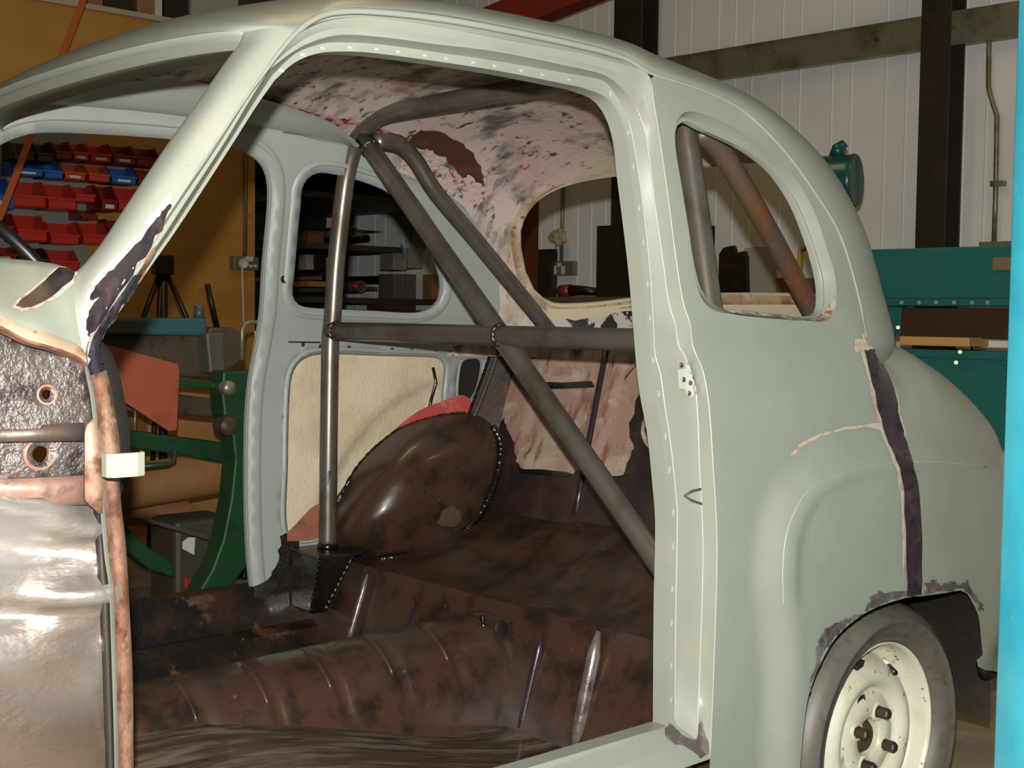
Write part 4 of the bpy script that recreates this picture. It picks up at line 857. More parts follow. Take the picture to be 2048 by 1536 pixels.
# ---------------------------------------------------------------- WHEELS
def wheel(cy, sg, cx=.452, cz=.256):
    c = (cx, cy, cz); s_ = sg
    R = [(.1790, .008), (.1825, .004), (.1840, -.001), (.1825, -.004), (.1800, -.003), (.1770, .006), (.1760, .014), (.1735, .026), (.1700, .040), (.1600, .046), (.1500, .050), (.1480, .064), (.1480, .085), (.150, .11)]
    rim_ = MB().lathe(R, c, 'y', 96, s_).build('wheel', WHITEW, car, sm=True)
    D = [(.1520, .046), (.1470, .036), (.1400, .022), (.1300, .012), (.1200, .007), (.1100, .007), (.1020, .012), (.0960, .020), (.0920, .026), (.0860, .026), (.0780, .021), (.0680, .016), (.0560, .014), (.0460, .015), (.0400, .018), (.0370, .019), (.0360, .024), (.0360, .045)]
    MB().lathe(D, c, 'y', 96, s_).build('wheel_disc', WHITEW, rim_, sm=True)
    MB().lathe([(.0, .026), (.026, .026), (.029, .030), (.036, .040)], c, 'y', 40, s_).build('hub', mat('rusty_hub_end', srgb(92, 76, 56), .6, .3) if 'rusty_hub_end' not in bpy.data.materials else bpy.data.materials['rusty_hub_end'], rim_, sm=True)
    T = [(.1800, .010), (.1840, .002), (.1900, -.010), (.2000, -.020), (.2120, -.0265), (.2250, -.028), (.2270, -.0305), (.2300, -.0285), (.2400, -.024), (.2500, -.012), (.2570, .004), (.2610, .020), (.2630, .040), (.2635, .065), (.2630, .09), (.2600, .112), (.2500, .135), (.225, .150), (.19, .13), (.18, .11)]
    MB().lathe(T, c, 'y', 128, s_).build('tyre', RUBBER, rim_, sm=True)
    for k in range(4):
        a = math.radians(65+90*k); p = (cx+.0515*math.cos(a), cy, cz+.0515*math.sin(a))
        MB().lathe([(.0185, .017), (.0160, .011), (.0130, .0125)], p, 'y', 24, s_).build('nut_seat', WHITEW, rim_, sm=True)
        MB().lathe([(.0, -.010), (.0085, -.010), (.0105, -.007), (.0110, .018)], p, 'y', 6, s_, a0=.3).build('wheel_nut', mat('rusty_nut', srgb(84, 66, 52), .5, .5) if 'rusty_nut' not in bpy.data.materials else bpy.data.materials['rusty_nut'], rim_)
    for k in range(4):
        a = math.radians(20+90*k); p = (cx+.078*math.cos(a), cy, cz+.078*math.sin(a))
        MB().lathe([(.0, .022), (.010, .0215), (.013, .019)], p, 'y', 20, s_).build('disc_hole', HOLE if k == 1 else WHITEW, rim_, sm=True)
    a = math.radians(57); v0 = Vector((cx+.150*math.cos(a), cy+s_*.045, cz+.150*math.sin(a))); v1 = v0+Vector((-.012, -s_*.030, -.010))
    MB().tube([v0, v0+(v1-v0)*.55], .0085, 16).build('valve_stem', WHITEW, rim_, sm=True); MB().tube([v0+(v1-v0)*.5, v1+(v1-v0)*.25], [.0062, .0056], 12).build('valve_cap', BLACK, rim_, sm=True)
    MB().prism([(cx-.045, cz+.145), (cx-.018, cz+.150), (cx-.022, cz+.139), (cx-.042, cz+.134)], 'y', cy+s_*.020, cy+s_*.034).build('disc_slot', HOLE, rim_)
wheel(-.60, 1); wheel(.60, -1)
# axle, dark inner arch behind the near wheel, tail bracket
MB().tube([(.4575, -.5, .263), (.4575, .5, .263)], .03, 20).build('rear_axle', DARKSTEEL, car, sm=True)
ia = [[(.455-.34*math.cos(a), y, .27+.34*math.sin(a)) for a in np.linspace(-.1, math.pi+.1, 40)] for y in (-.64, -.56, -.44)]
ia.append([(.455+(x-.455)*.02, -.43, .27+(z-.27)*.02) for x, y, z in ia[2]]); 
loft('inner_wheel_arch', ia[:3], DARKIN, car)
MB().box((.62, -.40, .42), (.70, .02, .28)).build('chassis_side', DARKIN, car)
MB().box((.70, -.47, .40), (.10, .05, .12), ry=.3).build('spring_hanger', DARKSTEEL, car, bev=.006)
tb_ = trace([(1975, 1338)])[0]
MB().tube([tb_+np.array([0, .01, .01]), tb_+np.array([.01, .01, -.012]), tb_+np.array([.05, .02, -.02])], .014, 12).build('tail_bracket', DARKSTEEL, car, sm=True)

# ================================================================== THE WORKSHOP
# ---- materials
KALB = 1.0
PLY = mat('varnished_plywood', srgb(202, 146, 68), .5, layers=[(srgb(186, 128, 54), 1.4, .4, .7, (1, 1, 4)), (srgb(112, 74, 34), 5, .66, .74)])
CLAD = mat('white_wall_cladding', srgb(238, 238, 236), .5, layers=[(srgb(226, 224, 220), .8, .5, .7), (srgb(196, 184, 164), 2, .68, .76)])
COLM = mat('dark_brown_steelwork', srgb(44, 36, 30), .5, layers=[(srgb(60, 44, 34), 6, .55, .7)])
GALV = mat('galvanised_steel', srgb(150, 146, 120), .4, .5, layers=[(srgb(120, 112, 84), 5, .5, .65), (srgb(110, 80, 58), 9, .62, .7)])
CONC = mat('concrete_floor', srgb(128, 118, 100), .7, layers=[(srgb(106, 96, 80), 2, .45, .65), (srgb(146, 136, 118), 6, .58, .7)], bump=(20, .2, .004))
TEAL = mat('teal_machine_paint', srgb(30, 98, 92), .42, layers=[(srgb(24, 84, 80), 3, .5, .7), (srgb(40, 60, 60), 40, .7, .74)])
GREENM = mat('dark_green_machine_paint', srgb(28, 72, 44), .4, layers=[(srgb(22, 56, 36), 8, .5, .66), (srgb(110, 100, 76), 18, .68, .74)])
DKGREEN = mat('bottle_green_motor', srgb(20, 74, 70), .3)
LOUVRE = mat('grey_louvre_panel', srgb(150, 150, 140), .5)
SOCK = mat('metal_clad_socket', srgb(132, 130, 118), .4, .4)
WHITEP = mat('white_plastic', srgb(220, 216, 204), .4)
CARD = mat('brown_kraft_paper', srgb(160, 116, 70), .6, layers=[(srgb(146, 100, 56), 3, .45, .65)])
IRON = mat('grey_brown_cast_iron', srgb(88, 74, 60), .5, .2, layers=[(srgb(70, 78, 70), 6, .5, .66), (srgb(60, 48, 40), 12, .55, .68)])
RACKM = mat('dark_rack_steel', srgb(50, 44, 38), .6)
# ---- shell: floor, ceiling, walls
MB().box((1.5, 1.6, -.05), (14, 13, .1)).build('floor', CONC)['kind'] = 'structure'
nR = -(CF*FPX+CR*(-2654)); nR[2] = 0; dR = -nR/np.linalg.norm(nR)      # along the rear wall, towards the left of the photo
pR = at(1124, 540, 'x', 3.9); nrm = np.array([dR[1], -dR[0], 0]); nrm *= np.sign(nrm@(pR-CAMP))
def rearpt(px, py, off=0):
    d = ray(px, py); return CAMP+d*(((pR-nrm*off-CAMP)@nrm)/(d@nrm))
def wallbox(name, a, b, off, thick, m, parent=None, **k):
    """box on the rear wall between two photo corners (left top, right bottom), standing off the wall"""
    A, B = rearpt(*a, off+thick), rearpt(*b, off+thick)
    u = (B-A)@(-dR); z0, z1 = (max(0, B[2]) if B[2] > .12 or k.get('hang') else 0), A[2]; k.pop('hang', None)
    P = [A+(-dR)*uu+nrm*tt for tt in (thick, 0) for uu in (0, u)]
    vs = [(p[0], p[1], z) for p in P for z in (z0, z1)]
    return MB().add(vs, [(0, 1, 3, 2), (4, 6, 7, 5), (0, 4, 5, 1), (2, 3, 7, 6), (0, 2, 6, 4), (1, 5, 7, 3)]).build(name, m, parent, **k)
# cladding: trapezoidal ribs
w0 = rearpt(1124, 540)+dR*4.5; L_ = 12.5; vs = []; fs = []
prof = []
u = 0
while u < L_:
    prof += [(u, 0), (u+.086, 0), (u+.092, .004), (u+.098, 0)]; u += .11 if int(u*9) % 3 else .19
for a, b in prof: 
    p = w0-dR*a-nrm*b; vs += [(p[0], p[1], 0), (p[0], p[1], 5.2)]
fs = [(2*i, 2*i+1, 2*i+3, 2*i+2) for i in range(len(prof)-1)]
o = mesh('wall_rear', vs, fs, CLAD, sm=False); o['kind'] = 'structure'
MB().box((-1.5, 6.45, 2.6), (11, .1, 5.2)).build('wall_left', mat('dark_brown_brickwork', srgb(92, 74, 56), .8, layers=[(srgb(70, 56, 44), 9, .5, .66)]))['kind'] = 'structure'
MB().box((1.5, 1.6, 5.25), (14, 13, .1)).build('ceiling', mat('dim_roof_sheeting', srgb(120, 112, 96), .7))['kind'] = 'structure'
# steel columns and sheeting rail
def column(x0, x1, lab, x0b=None, x1b=None):
    t0, b0 = rearpt(x0, 250, .20), rearpt(x1, 250, .20)
    r_ = MB(); wv = (b0-t0)@(-dR)
    for off, th in ((.20, .012), (.055, .012)):
        A = rearpt(x0, 250, off) if off == .20 else t0+nrm*(.20-.055)
        A = t0+nrm*(.20-off); c = A-dR*wv/2; r_.box((c[0], c[1], 2.6), (wv, th, 5.2), rz=math.atan2(-dR[1], -dR[0]))
    c = t0-dR*wv/2+nrm*.07; r_.box((c[0], c[1], 2.6), (.012, .14, 5.2), rz=math.atan2(-dR[1], -dR[0]))
    root = empty('steel_column', (float(c[0]), float(c[1]), 0), lab, 'steel column', 'steel columns on the rear wall')
    v = np.array(r_.v); 
    for i, nm in ((0, 'front_flange'), (8, 'rear_flange'), (16, 'web')):
        under(MB().add(v[i:i+8], [(0, 1, 3, 2), (4, 6, 7, 5), (0, 4, 5, 1), (2, 3, 7, 6), (0, 2, 6, 4), (1, 5, 7, 3)]).build(nm, COLM), root)
    return root
column(1226, 1280, 'dark steel column above the car roof, seen also through its rear window')
column(1838, 1896, 'dark steel column at right, rising behind the teal machine')
ga, gb = rearpt(1365, 118, .02), rearpt(2010, 17, .02)
ext = (gb-ga); ga2, gb2 = ga-ext*1.6, gb+ext*.6
zz = lambda p, dz, dn: (p[0]-nrm[0]*dn, p[1]-nrm[1]*dn, ga[2]+dz)
gp = [(0, 0), (0, .09), (-.02, .095), (-.15, .055), (-.15, .0), (-.145, 0), (-.145, .05), (-.02, .085)]
MB().add([zz(p, dz, dn) for p in (ga2, gb2) for dz, dn in gp], [(i, (i+1) % 8, 8+(i+1) % 8, 8+i) for i in range(8)]+[tuple(range(8)), tuple(range(15, 7, -1))]).build('sheeting_rail', GALV)
tag(bpy.data.objects['sheeting_rail'], 'long galvanised rail running across the white cladding behind the columns', 'wall rail')
# red rafter
ra, rb_ = Vector(rearpt(1230, -62, .9)), Vector(rearpt(940, 58, .9)); dd = (rb_-ra).normalized(); nn_ = Vector(tuple(nrm)); uu_ = dd.cross(nn_).normalized()
MB().add([p+nn_*a-uu_*b*0+uu_*b for p in (ra-dd*1.5, rb_+dd*.2) for a, b in ((0, -.085), (.12, -.085), (.12, .085), (0, .085))], [(0, 1, 2, 3), (7, 6, 5, 4)]+[(i, (i+1) % 4, 4+(i+1) % 4, 4+i) for i in range(4)]).build('roof_beam', mat('red_oxide_steel', srgb(130, 48, 34), .5))
tag(bpy.data.objects['roof_beam'], 'red oxide steel beam just above the car roof', 'roof beam')
# ---- right: conduits, socket, lamp-like motor, press brake, blue post
def wtube(name, pts, r, m, lab, catg, off=.03, n=12, **k):
    o = MB().tube([rearpt(*p, off) for p in pts], r, n).build(name, m, sm=True); tag(o, lab, catg); return o
cn = wtube('conduit', [(1980, 58), (1978, 90), (1977, 172), (1981, 192), (1994, 232), (1993, 300), (1991, 400), (1988, 490)], .012, GALV, 'bent galvanised conduit running down to the top of the teal machine', 'conduit')
wallbox('conduit_clamp', (1980, 362), (2004, 371), .01, .05, GALV, cn)
wallbox('conduit_foot', (1958, 484), (2028, 491), .01, .10, GALV, cn)
wtube('conduit', [(1127, 180), (1126, 300), (1125, 420), (1123, 524)], .012, GALV, 'straight conduit dropping to the socket seen through the rear window', 'conduit')
sk = wallbox('wall_socket', (1103, 523), (1145, 551), .0, .045, SOCK); tag(sk, 'metal double socket on the white wall seen through the rear window', 'wall socket')
for a, b, nm in (((1105, 532), (1112, 548), 'socket_outlet'), ((1122, 532), (1129, 548), 'socket_outlet'), ((1115, 526), (1121, 533), 'switch')): wallbox(nm, a, b, .045, .004, WHITEP, sk)
pb = MB(); rr_ = random.Random(3); vv = []
c0_ = rearpt(1117, 474, .10)
for i in range(7):
    for j in range(12):
        th, ph = math.pi*i/6, 2*math.pi*j/12; r_ = .055*(1+rr_.uniform(-.3, .3)); vv.append((c0_[0]+r_*math.sin(th)*math.cos(ph)*.6, c0_[1]+r_*1.2*math.sin(th)*math.sin(ph), c0_[2]+r_*math.cos(th)*.8))
pb.add(vv, [(i*12+j, i*12+(j+1) % 12, (i+1)*12+(j+1) % 12, (i+1)*12+j) for i in range(6) for j in range(12)]).build('plastic_bag', mat('crumpled_clear_plastic', srgb(196, 180, 140), .3, layers=[(srgb(150, 130, 60), 30, .6, .66)]), sm=False)
tag(bpy.data.objects['plastic_bag'], 'crumpled plastic bag tucked behind the conduit above the socket', 'plastic bag')
wtube('cable', [(1112, 488), (1108, 510), (1105, 530), (1102, 560), (1100, 592)], .003, BLACK, 'thin dark cable hanging past the socket', 'cable', .06, 6)
cb = wallbox('dark_cabinet', (1194, 452), (1330, 1500), .22, .35, mat('black_brown_cabinet', srgb(34, 27, 22), .5)); tag(cb, 'tall dark cabinet standing before the rear wall, seen through the rear window', 'cabinet')
cb = wallbox('dark_box', (1050, 500), (1090, 1500), .02, .05, mat('dark_brown_box', srgb(48, 38, 30), .5)); tag(cb, 'low dark box left of the socket, seen through the rear window', 'box')
o = wallbox('brown_board', (1022, 400), (1056, 1500), .4, .03, mat('red_brown_board', srgb(96, 52, 30), .5)); tag(o, 'red-brown upright board at the left edge of the rear window opening', 'board')
# bench clutter seen through the rear and quarter windows
bt = MB(); pz = rearpt(1200, 600, 1.2)
def frontbox(name, a, b, dist, dep, m, lab, catg, parent=None, **k):
    """box facing the car at a chosen distance before the rear wall"""
    o = wallbox(name, a, b, dist, dep, m, parent, **k)
    if lab: tag(o, lab, catg)
    return o
frontbox('workbench', (1040, 594), (1604, 625), 1.0, .7, mat('oily_bench_top', srgb(84, 66, 44), .5), 'oily brown workbench standing behind the car under its rear window', 'workbench')
bench = bpy.data.objects['workbench']
for a in (1060, 1570): wallbox('bench_leg', (a, 626), (a+22, 1500), 1.1, .5, RACKM, bench)
ZB = max(v.co.z for v in bench.data.vertices)+.001
g1 = MB().tube([rearpt(1122, 583, 1.4), rearpt(1142, 581, 1.4)], .03, 12).build('angle_grinder', mat('worn_red_tool', srgb(110, 44, 34), .4), sm=True); tag(g1, 'dark red and black power tool lying on the bench behind the rear window', 'power tool')
MB().tube([rearpt(1142, 581, 1.4), rearpt(1165, 581, 1.4), rearpt(1190, 583, 1.4)], [.026, .022, .018], 12).build('tool_body', BLACK, g1, sm=True)
# metal offcuts visible in the near quarter window
def sheetpx(name, px, dist, m, lab, catg, t=.012):
    P = [rearpt(p[0], p[1], dist) for p in px]; n = len(P)
    for p, q in zip(px, P):
        if p[1] >= 594: q[2] = ZB; Q = [p+nrm*t for p in P]
    o = MB().add(P+Q, [tuple(range(n)), tuple(range(2*n-1, n-1, -1))]+[(i, (i+1) % n, n+(i+1) % n, n+i) for i in range(n)]).build(name, m); tag(o, lab, catg); return o
sheetpx('steel_bracket', [(1436, 600), (1438, 508), (1446, 496), (1464, 491), (1470, 508), (1486, 502), (1490, 512), (1492, 600)], 1.3, DARKSTEEL, 'dark curled steel bracket standing on the bench, seen in the quarter window', 'bracket', .03)
sheetpx('aluminium_sheet', [(1488, 497), (1506, 494), (1555, 494), (1552, 596), (1500, 596)], 1.0, mat('dull_aluminium', srgb(168, 164, 150), .35, .3), 'dull grey sheet standing upright on the bench, seen in the quarter window', 'metal sheet')
sheetpx('steel_offcut', [(1452, 600), (1484, 530), (1486, 600)], 1.12, mat('tan_steel_offcut', srgb(140, 122, 92), .5), 'tan triangular offcut between bracket and grey sheet', 'metal offcut')
o = frontbox('brown_crate', (1552, 556), (1600, 590), 1.3, .2, mat('brown_crate_wood', srgb(112, 88, 48), .6), 'brown wooden crate behind the rusty brace, seen in the quarter window', 'crate')
ct = MB().tube([rearpt(1596, 588, 1.3), rearpt(1600, 505, 1.3), rearpt(1606, 498, 1.3), rearpt(1616, 494, 1.3), rearpt(1624, 500, 1.3)], .012, 8).build('hose', mat('yellow_hose', srgb(190, 150, 40), .5), sm=True); tag(ct, 'short yellow hose curling at the rear edge of the quarter window', 'hose')
# green motor behind the roof
mroot = empty('bench_motor', tuple(float(v) for v in rearpt(1690, 600, 1.5)), 'round bottle-green motor housing on a stand behind the car roof', 'motor')
mc = Vector(rearpt(1704, 361, 1.5)); md = Vector(tuple(-CF*.52+CR*.86)); md.z = 0; md.normalize(); rad = 52/FPX*float((np.array(mc)-CAMP)@CF)
uu_ = md.cross(Vector((0, 0, 1))); 
def mlathe(prof, n=40):
    vs = []
    for r, h in prof:
        for k in range(n):
            a = 2*math.pi*k/n; vs.append(mc+md*h+(uu_*math.cos(a)+Vector((0, 0, 1))*math.sin(a))*r)
    return MB().add(vs, [(i*n+k, i*n+(k+1) % n, (i+1)*n+(k+1) % n, (i+1)*n+k) for i in range(len(prof)-1) for k in range(n)])
under(mlathe([(0, -.24), (rad*.8, -.24), (rad*.97, -.2), (rad, -.0), (rad*1.02, .002), (rad*1.02, .012), (rad*.97, .018), (rad*.9, .014), (rad*.1, .012), (0, .012)]).build('motor_housing', DKGREEN, sm=True, auto=40), mroot)
under(MB().tube([mc+Vector((0, 0, rad*.95))-md*.06, mc+Vector((0, 0, rad*1.25))-md*.055, mc+Vector((0, 0, rad*1.45))-md*.03], [.03, .026, .016], 12).build('terminal_cap', DKGREEN, sm=True), mroot)
under(MB().tube([mc-Vector((0, 0, rad*.9))-md*.05, mc-Vector((0, 0, rad*2.2))-md*.05, Vector((mc.x-md.x*.05, mc.y-md.y*.05, .0))], .022, 12).build('stand', DKGREEN, sm=True), mroot)
# teal press brake
pbr = empty('press_brake', tuple(float(v) for v in (rearpt(1850, 900, 1.6)*[1, 1, 0])), 'big teal press brake machine behind the rear wing', 'press brake machine')
def part(name, a, b, d, dep, m): return under(wallbox(name, a, b, d, dep, m, bev=.004), pbr)
part('upper_beam', (1738, 499), (2070, 598), 1.6, .16, TEAL); part('clamp_strip', (1738, 598), (2070, 613), 1.6, .19, TEAL)
part('die_blade', (1800, 615), (2070, 680), 1.6, .05, mat('brown_blade_steel', srgb(72, 50, 34), .5, .3, layers=[(srgb(60, 44, 32), 4, .5, .7)])); part('side_plate', (1774, 613), (1802, 670), 1.55, .10, TEAL)
part('wood_block', (1798, 672), (1938, 694), 1.5, .25, mat('sawn_timber', srgb(196, 146, 84), .6)); part('spacer', (1940, 682), (1949, 700), 1.5, .1, BLACK); part('white_block', (1950, 680), (2040, 697), 1.5, .1, WHITEP)
part('lower_beam', (1738, 696), (2070, 900), 1.6, .20, TEAL); part('lower_rail', (1738, 712), (2070, 720), 1.8, .015, mat('teal_shaded_rail', srgb(20, 92, 98), .4))
part('side_frame', (1740, 499), (1760, 1300), 1.3, .06, TEAL); part('machine_base', (1738, 900), (2200, 1500), 1.5, .12, TEAL)
part('name_plate', (1985, 515), (2070, 539), 1.765, .004, mat('aged_label', srgb(120, 102, 72), .5))
for px_ in (1803, 1838, 1872, 1908, 1944, 1975): under(MB().tube([rearpt(px_, 605, 1.79), rearpt(px_, 605, 1.81)], .007, 8).build('bolt', DARKSTEEL), pbr)
for p_ in ((1920, 704), (1912, 725), (1796, 655)): under(MB().tube([rearpt(*p_, 1.80), rearpt(*p_, 1.825)], .007, 8).build('bolt', GALV), pbr)
# blue lift post in the foreground
bp0 = at(2024, 800, 'y', -.98); bp0 = at(2024+60, 800, 'y', -.98); lp = empty('lift_post', (float(bp0[0])+.07, float(bp0[1]), 0), 'bright blue painted steel post in the right foreground', 'steel post')
KALB = 1.35
BLUE = mat('bright_blue_gloss_paint', srgb(64, 190, 214), .3, layers=[(srgb(52, 170, 200), 5, .45, .7), (srgb(190, 214, 200), 50, .72, .75)], bump=(60, .06, .001))
bx0, by0 = bp0[0], bp0[1]; KALB = 1.0; ax0 = np.array([CR[0], CR[1]]); ax0 /= np.linalg.norm(ax0); ay0 = np.array([-ax0[1], ax0[0]])
pts_ = []
for cx_, cy_, a0_ in ((.02, .02, 180), (.14, .02, 270), (.14, .14, 0), (.02, .14, 90)):
    for k in range(7):
        a = math.radians(a0_+k*15); q = np.array([bx0, by0])+ax0*(cx_+.02*math.cos(a))+ay0*(cy_+.02*math.sin(a)); pts_.append(q)
under(MB().prism(pts_, 'z', 0.012, 2.6).build('post', BLUE, sm=True, auto=40), lp)
under(MB().box((float(bx0+ax0[0]*.08+ay0[0]*.08), float(by0+ax0[1]*.08+ay0[1]*.08), .006), (.26, .26, .012)).build('base_plate', BLUE), lp)
# ---- left: plywood wall with louvre panels and bins
YP = 5.3
def ypt(px, py, y=YP): return at(px, py, 'y', y)
pr_ = ypt(510, 400); pt_ = ypt(200, 26)
tp = [ypt(-200, -32), ypt(80, 8), ypt(308, 41), ypt(510, 72)]
MB().box(((pr_[0]-4)/2, YP+.012, (tp[2][2])/2), (pr_[0]+4, .024, tp[2][2])).build('plywood_wall', PLY); tag(bpy.data.objects['plywood_wall'], 'tall plywood partition carrying the storage bins at left', 'plywood partition')
a_, b_ = ypt(-200, 258), ypt(172, 268); zt = ypt(100, 262)[2]; zb = ypt(100, 640)[2]
MB().box((a_[0]/2+b_[0]/2, YP-.008, (zt+zb)/2), (b_[0]-a_[0], .014, zt-zb)).build('louvre_panel', LOUVRE); tag(bpy.data.objects['louvre_panel'], 'grey louvred steel panel on the plywood holding rows of bins', 'louvre panel')
BINC = {'r': mat('red_bin_plastic', srgb(196, 44, 24), .4), 'd': mat('dark_red_bin_plastic', srgb(128, 26, 20), .4), 'b': mat('blue_bin_plastic', srgb(30, 96, 180), .4), 'k': mat('brown_bin_plastic', srgb(60, 34, 24), .5), 'n': mat('green_bin_plastic', srgb(20, 80, 40), .4), 'o': mat('orange_red_bin_plastic', srgb(190, 70, 34), .4)}
NAMES = {'r': 'red', 'd': 'dark red', 'b': 'blue', 'k': 'brown', 'n': 'green', 'o': 'orange-red'}
def storage_bin(x0, x1, y0, y1, c, row, lab):
    A, B = ypt(x0, y1, YP-.12), ypt(x1, y1, YP-.12); T = ypt(x0, y0, YP-.03)
    w_ = (B-A)[0]; zb_, zt_ = (A[2]+B[2])/2, T[2]; h = max(.06, zt_-zb_); d = min(.30, max(.16, h*1.3)); x = A[0]; yb_ = YP-.018
    root = empty('storage_bin', (x+w_/2, yb_, zb_), lab, 'storage bin', 'plastic bins on the louvre panel')
    t = .004; lip = h*.42; v = []
    def side(xx, nm):
        pl = [(yb_, zb_), (yb_, zb_+h), (yb_-d*.55, zb_+h), (yb_-d, zb_+lip), (yb_-d, zb_+lip*.1), (yb_-d*.9, zb_)]
        return MB().prism(pl, 'x', xx, xx+t)
    m = BINC[c]; body = MB()
    for xx in (x, x+w_-t): sdx = side(xx, ''); body.add(sdx.v, sdx.f)
    body.box((x+w_/2, yb_-d*.46, zb_+t/2), (w_, d*.9, t)); body.box((x+w_/2, yb_-t/2, zb_+h/2), (w_, t, h)); body.box((x+w_/2, yb_-d+t/2, zb_+lip*.55), (w_, t, lip*.9))
    under(body.build('bin_body', m), root)
    under(MB().box((x+w_/2, yb_-d-.002, zb_+lip*.93), (w_*1.02, .012, .012)).build('front_lip', m), root)
    if random.random() < .22: under(MB().box((x+w_/2, yb_-d-.0015, zb_+lip*.42), (w_*.5, .002, lip*.35)).build('label_card', WHITEP), root)
rowsB = [(1, [(18, 62, 285, 322, 'k'), (66, 100, 288, 326, 'k'), (103, 136, 287, 321, 'd'), (138, 170, 287, 323, 'o'), (172, 214, 291, 326, 'r'), (218, 262, 292, 330, 'd'), (263, 312, 296, 334, 'd')]),
 (2, [(16, 78, 325, 352, 'b'), (80, 118, 326, 358, 'b'), (120, 163, 329, 361, 'o'), (168, 211, 333, 364, 'o'), (214, 264, 336, 369, 'b'), (266, 312, 338, 369, 'd')]),
 (3, [(-42, 10, 356, 420, 'b'), (14, 80, 362, 416, 'r'), (82, 140, 368, 421, 'r'), (142, 182, 374, 405, 'r'), (188, 222, 373, 424, 'd'), (224, 284, 376, 424, 'r')]),
 (4, [(-40, 18, 425, 472, 'd'), (22, 82, 430, 484, 'r'), (92, 150, 446, 489, 'r'), (152, 186, 424, 440, 'd'), (156, 208, 446, 489, 'r'), (210, 262, 440, 489, 'd')]),
 (5, [(-30, 26, 494, 520, 'd'), (30, 88, 495, 536, 'k'), (92, 150, 500, 540, 'r')])]
ordn = ['leftmost', 'second', 'third', 'fourth', 'fifth', 'sixth', 'seventh']; rown = {1: 'top', 2: 'second', 3: 'third', 4: 'fourth', 5: 'bottom visible'}
for r_, bins in rowsB:
    for i_, (x0, x1, y0, y1, c) in enumerate(bins): storage_bin(x0, x1, y0, y1, c, r_, f'{NAMES[c]} plastic bin, {ordn[i_]} in the {rown[r_]} row on the louvre panel')
# orange strap, top shelf with boxes
so = MB()
sa, sb_ = ypt(166, 0, 4.2), ypt(-6, 448, 4.2); sd = (sb_-sa); 
P_s = [sa-sd*.4, sa, sb_, sb_+sd*.5]; so.add([p+np.array([dx, 0, 0]) for p in P_s for dx in (-.017, .017)], [(0, 1, 3, 2), (2, 3, 5, 4), (4, 5, 7, 6)])
so = so.build('ratchet_strap', mat('orange_webbing', srgb(176, 84, 30), .7), thick=.003); tag(so, 'narrow orange strap hanging diagonally in front of the plywood', 'strap')
MB().box((-.4, YP+.35, tp[2][2]+.012), (6.2, .75, .03)).build('top_shelf', mat('pale_shelf_board', srgb(190, 182, 150), .6)); tag(bpy.data.objects['top_shelf'], 'pale shelf board along the top edge of the plywood', 'shelf')
zs = tp[2][2]+.03
for x0, x1, hh, m_, lab in ((-60, 60, .4, mat('pale_carton', srgb(190, 184, 168), .6), 'pale carton at the left end of the top shelf'), (80, 165, .22, mat('cream_tray', srgb(196, 190, 160), .6), 'cream tray on the top shelf right of the pale carton'), (168, 200, .12, CARD, 'small brown box on the top shelf beside the orange strap'), (202, 262, .4, mat('dark_open_carton', srgb(52, 38, 28), .7), 'dark open carton on the top shelf'), (268, 300, .4, CARD, 'brown carton on the top shelf next to the dark open one'), (304, 318, .5, WHITEP, 'white upright panel on the top shelf'), (322, 370, .4, mat('black_brown_carton', srgb(44, 34, 28), .6), 'black-brown carton at the right end of the top shelf, touching the roof outline'), (375, 470, .5, mat('pale_grey_tub', srgb(180, 176, 166), .5), 'pale grey tub on the top shelf partly behind the car roof')):
    A, B = ypt(x0, 30, YP+.1), ypt(x1, 30, YP+.1)
    bx_ = MB(); cx_, w_ = (A[0]+B[0])/2, B[0]-A[0]
    for dx, dy, sx_, sy_ in ((-w_/2+.01, .15, .02, .3), (w_/2-.01, .15, .02, .3), (0, .01, w_-.04, .02), (0, .29, w_-.04, .02)): bx_.box((cx_+dx, YP+.06+dy, zs+hh/2), (sx_, sy_, hh))
    bx_.box((cx_, YP+.21, zs+.01), (w_-.04, .26, .02))
    tag(bx_.build('carton', m_), lab, 'carton')
# conduit and socket at the plywood's right edge
c_ = MB().tube([ypt(494, 100, YP-.02), ypt(492, 297, YP-.02), ypt(490, 515, YP-.02)], .013, 12).build('conduit', GALV, sm=True); tag(c_, 'galvanised conduit down the right edge of the plywood', 'conduit')
A, B = ypt(467, 512, YP-.05), ypt(516, 541, YP-.05)
ws = MB().box(((A[0]+B[0])/2, YP-.03, (A[2]+B[2])/2), (B[0]-A[0], .06, A[2]-B[2])).build('wall_socket', SOCK, bev=.004); tag(ws, 'metal socket with a plug in it on the plywood edge', 'wall socket')
q = ypt(485, 527, YP-.075); MB().lathe([(0, 0), (.03, .0), (.034, .02), (.03, .03)], (q[0], YP-.07, q[2]), 'y', 20, -1).build('plug', WHITEP, ws, sm=True)
q = ypt(497, 518, YP-.06); MB().box((q[0], YP-.065, q[2]), (.05, .02, .03)).build('switch', WHITEP, ws)
for px_ in (501, 510): q = ypt(px_, 532, YP-.06); MB().box((q[0], YP-.062, q[2]), (.02, .008, .014)).build('rocker', WHITEP, ws)
cw_ = MB().tube([ypt(484, 535, YP-.09), ypt(486, 600, YP-.06), ypt(488, 680, YP-.05), ypt(490, 760, YP-.05)], .006, 8).build('mains_cable', WHITEP, sm=True); tag(cw_, 'white cable hanging from the plug on the plywood edge', 'cable')
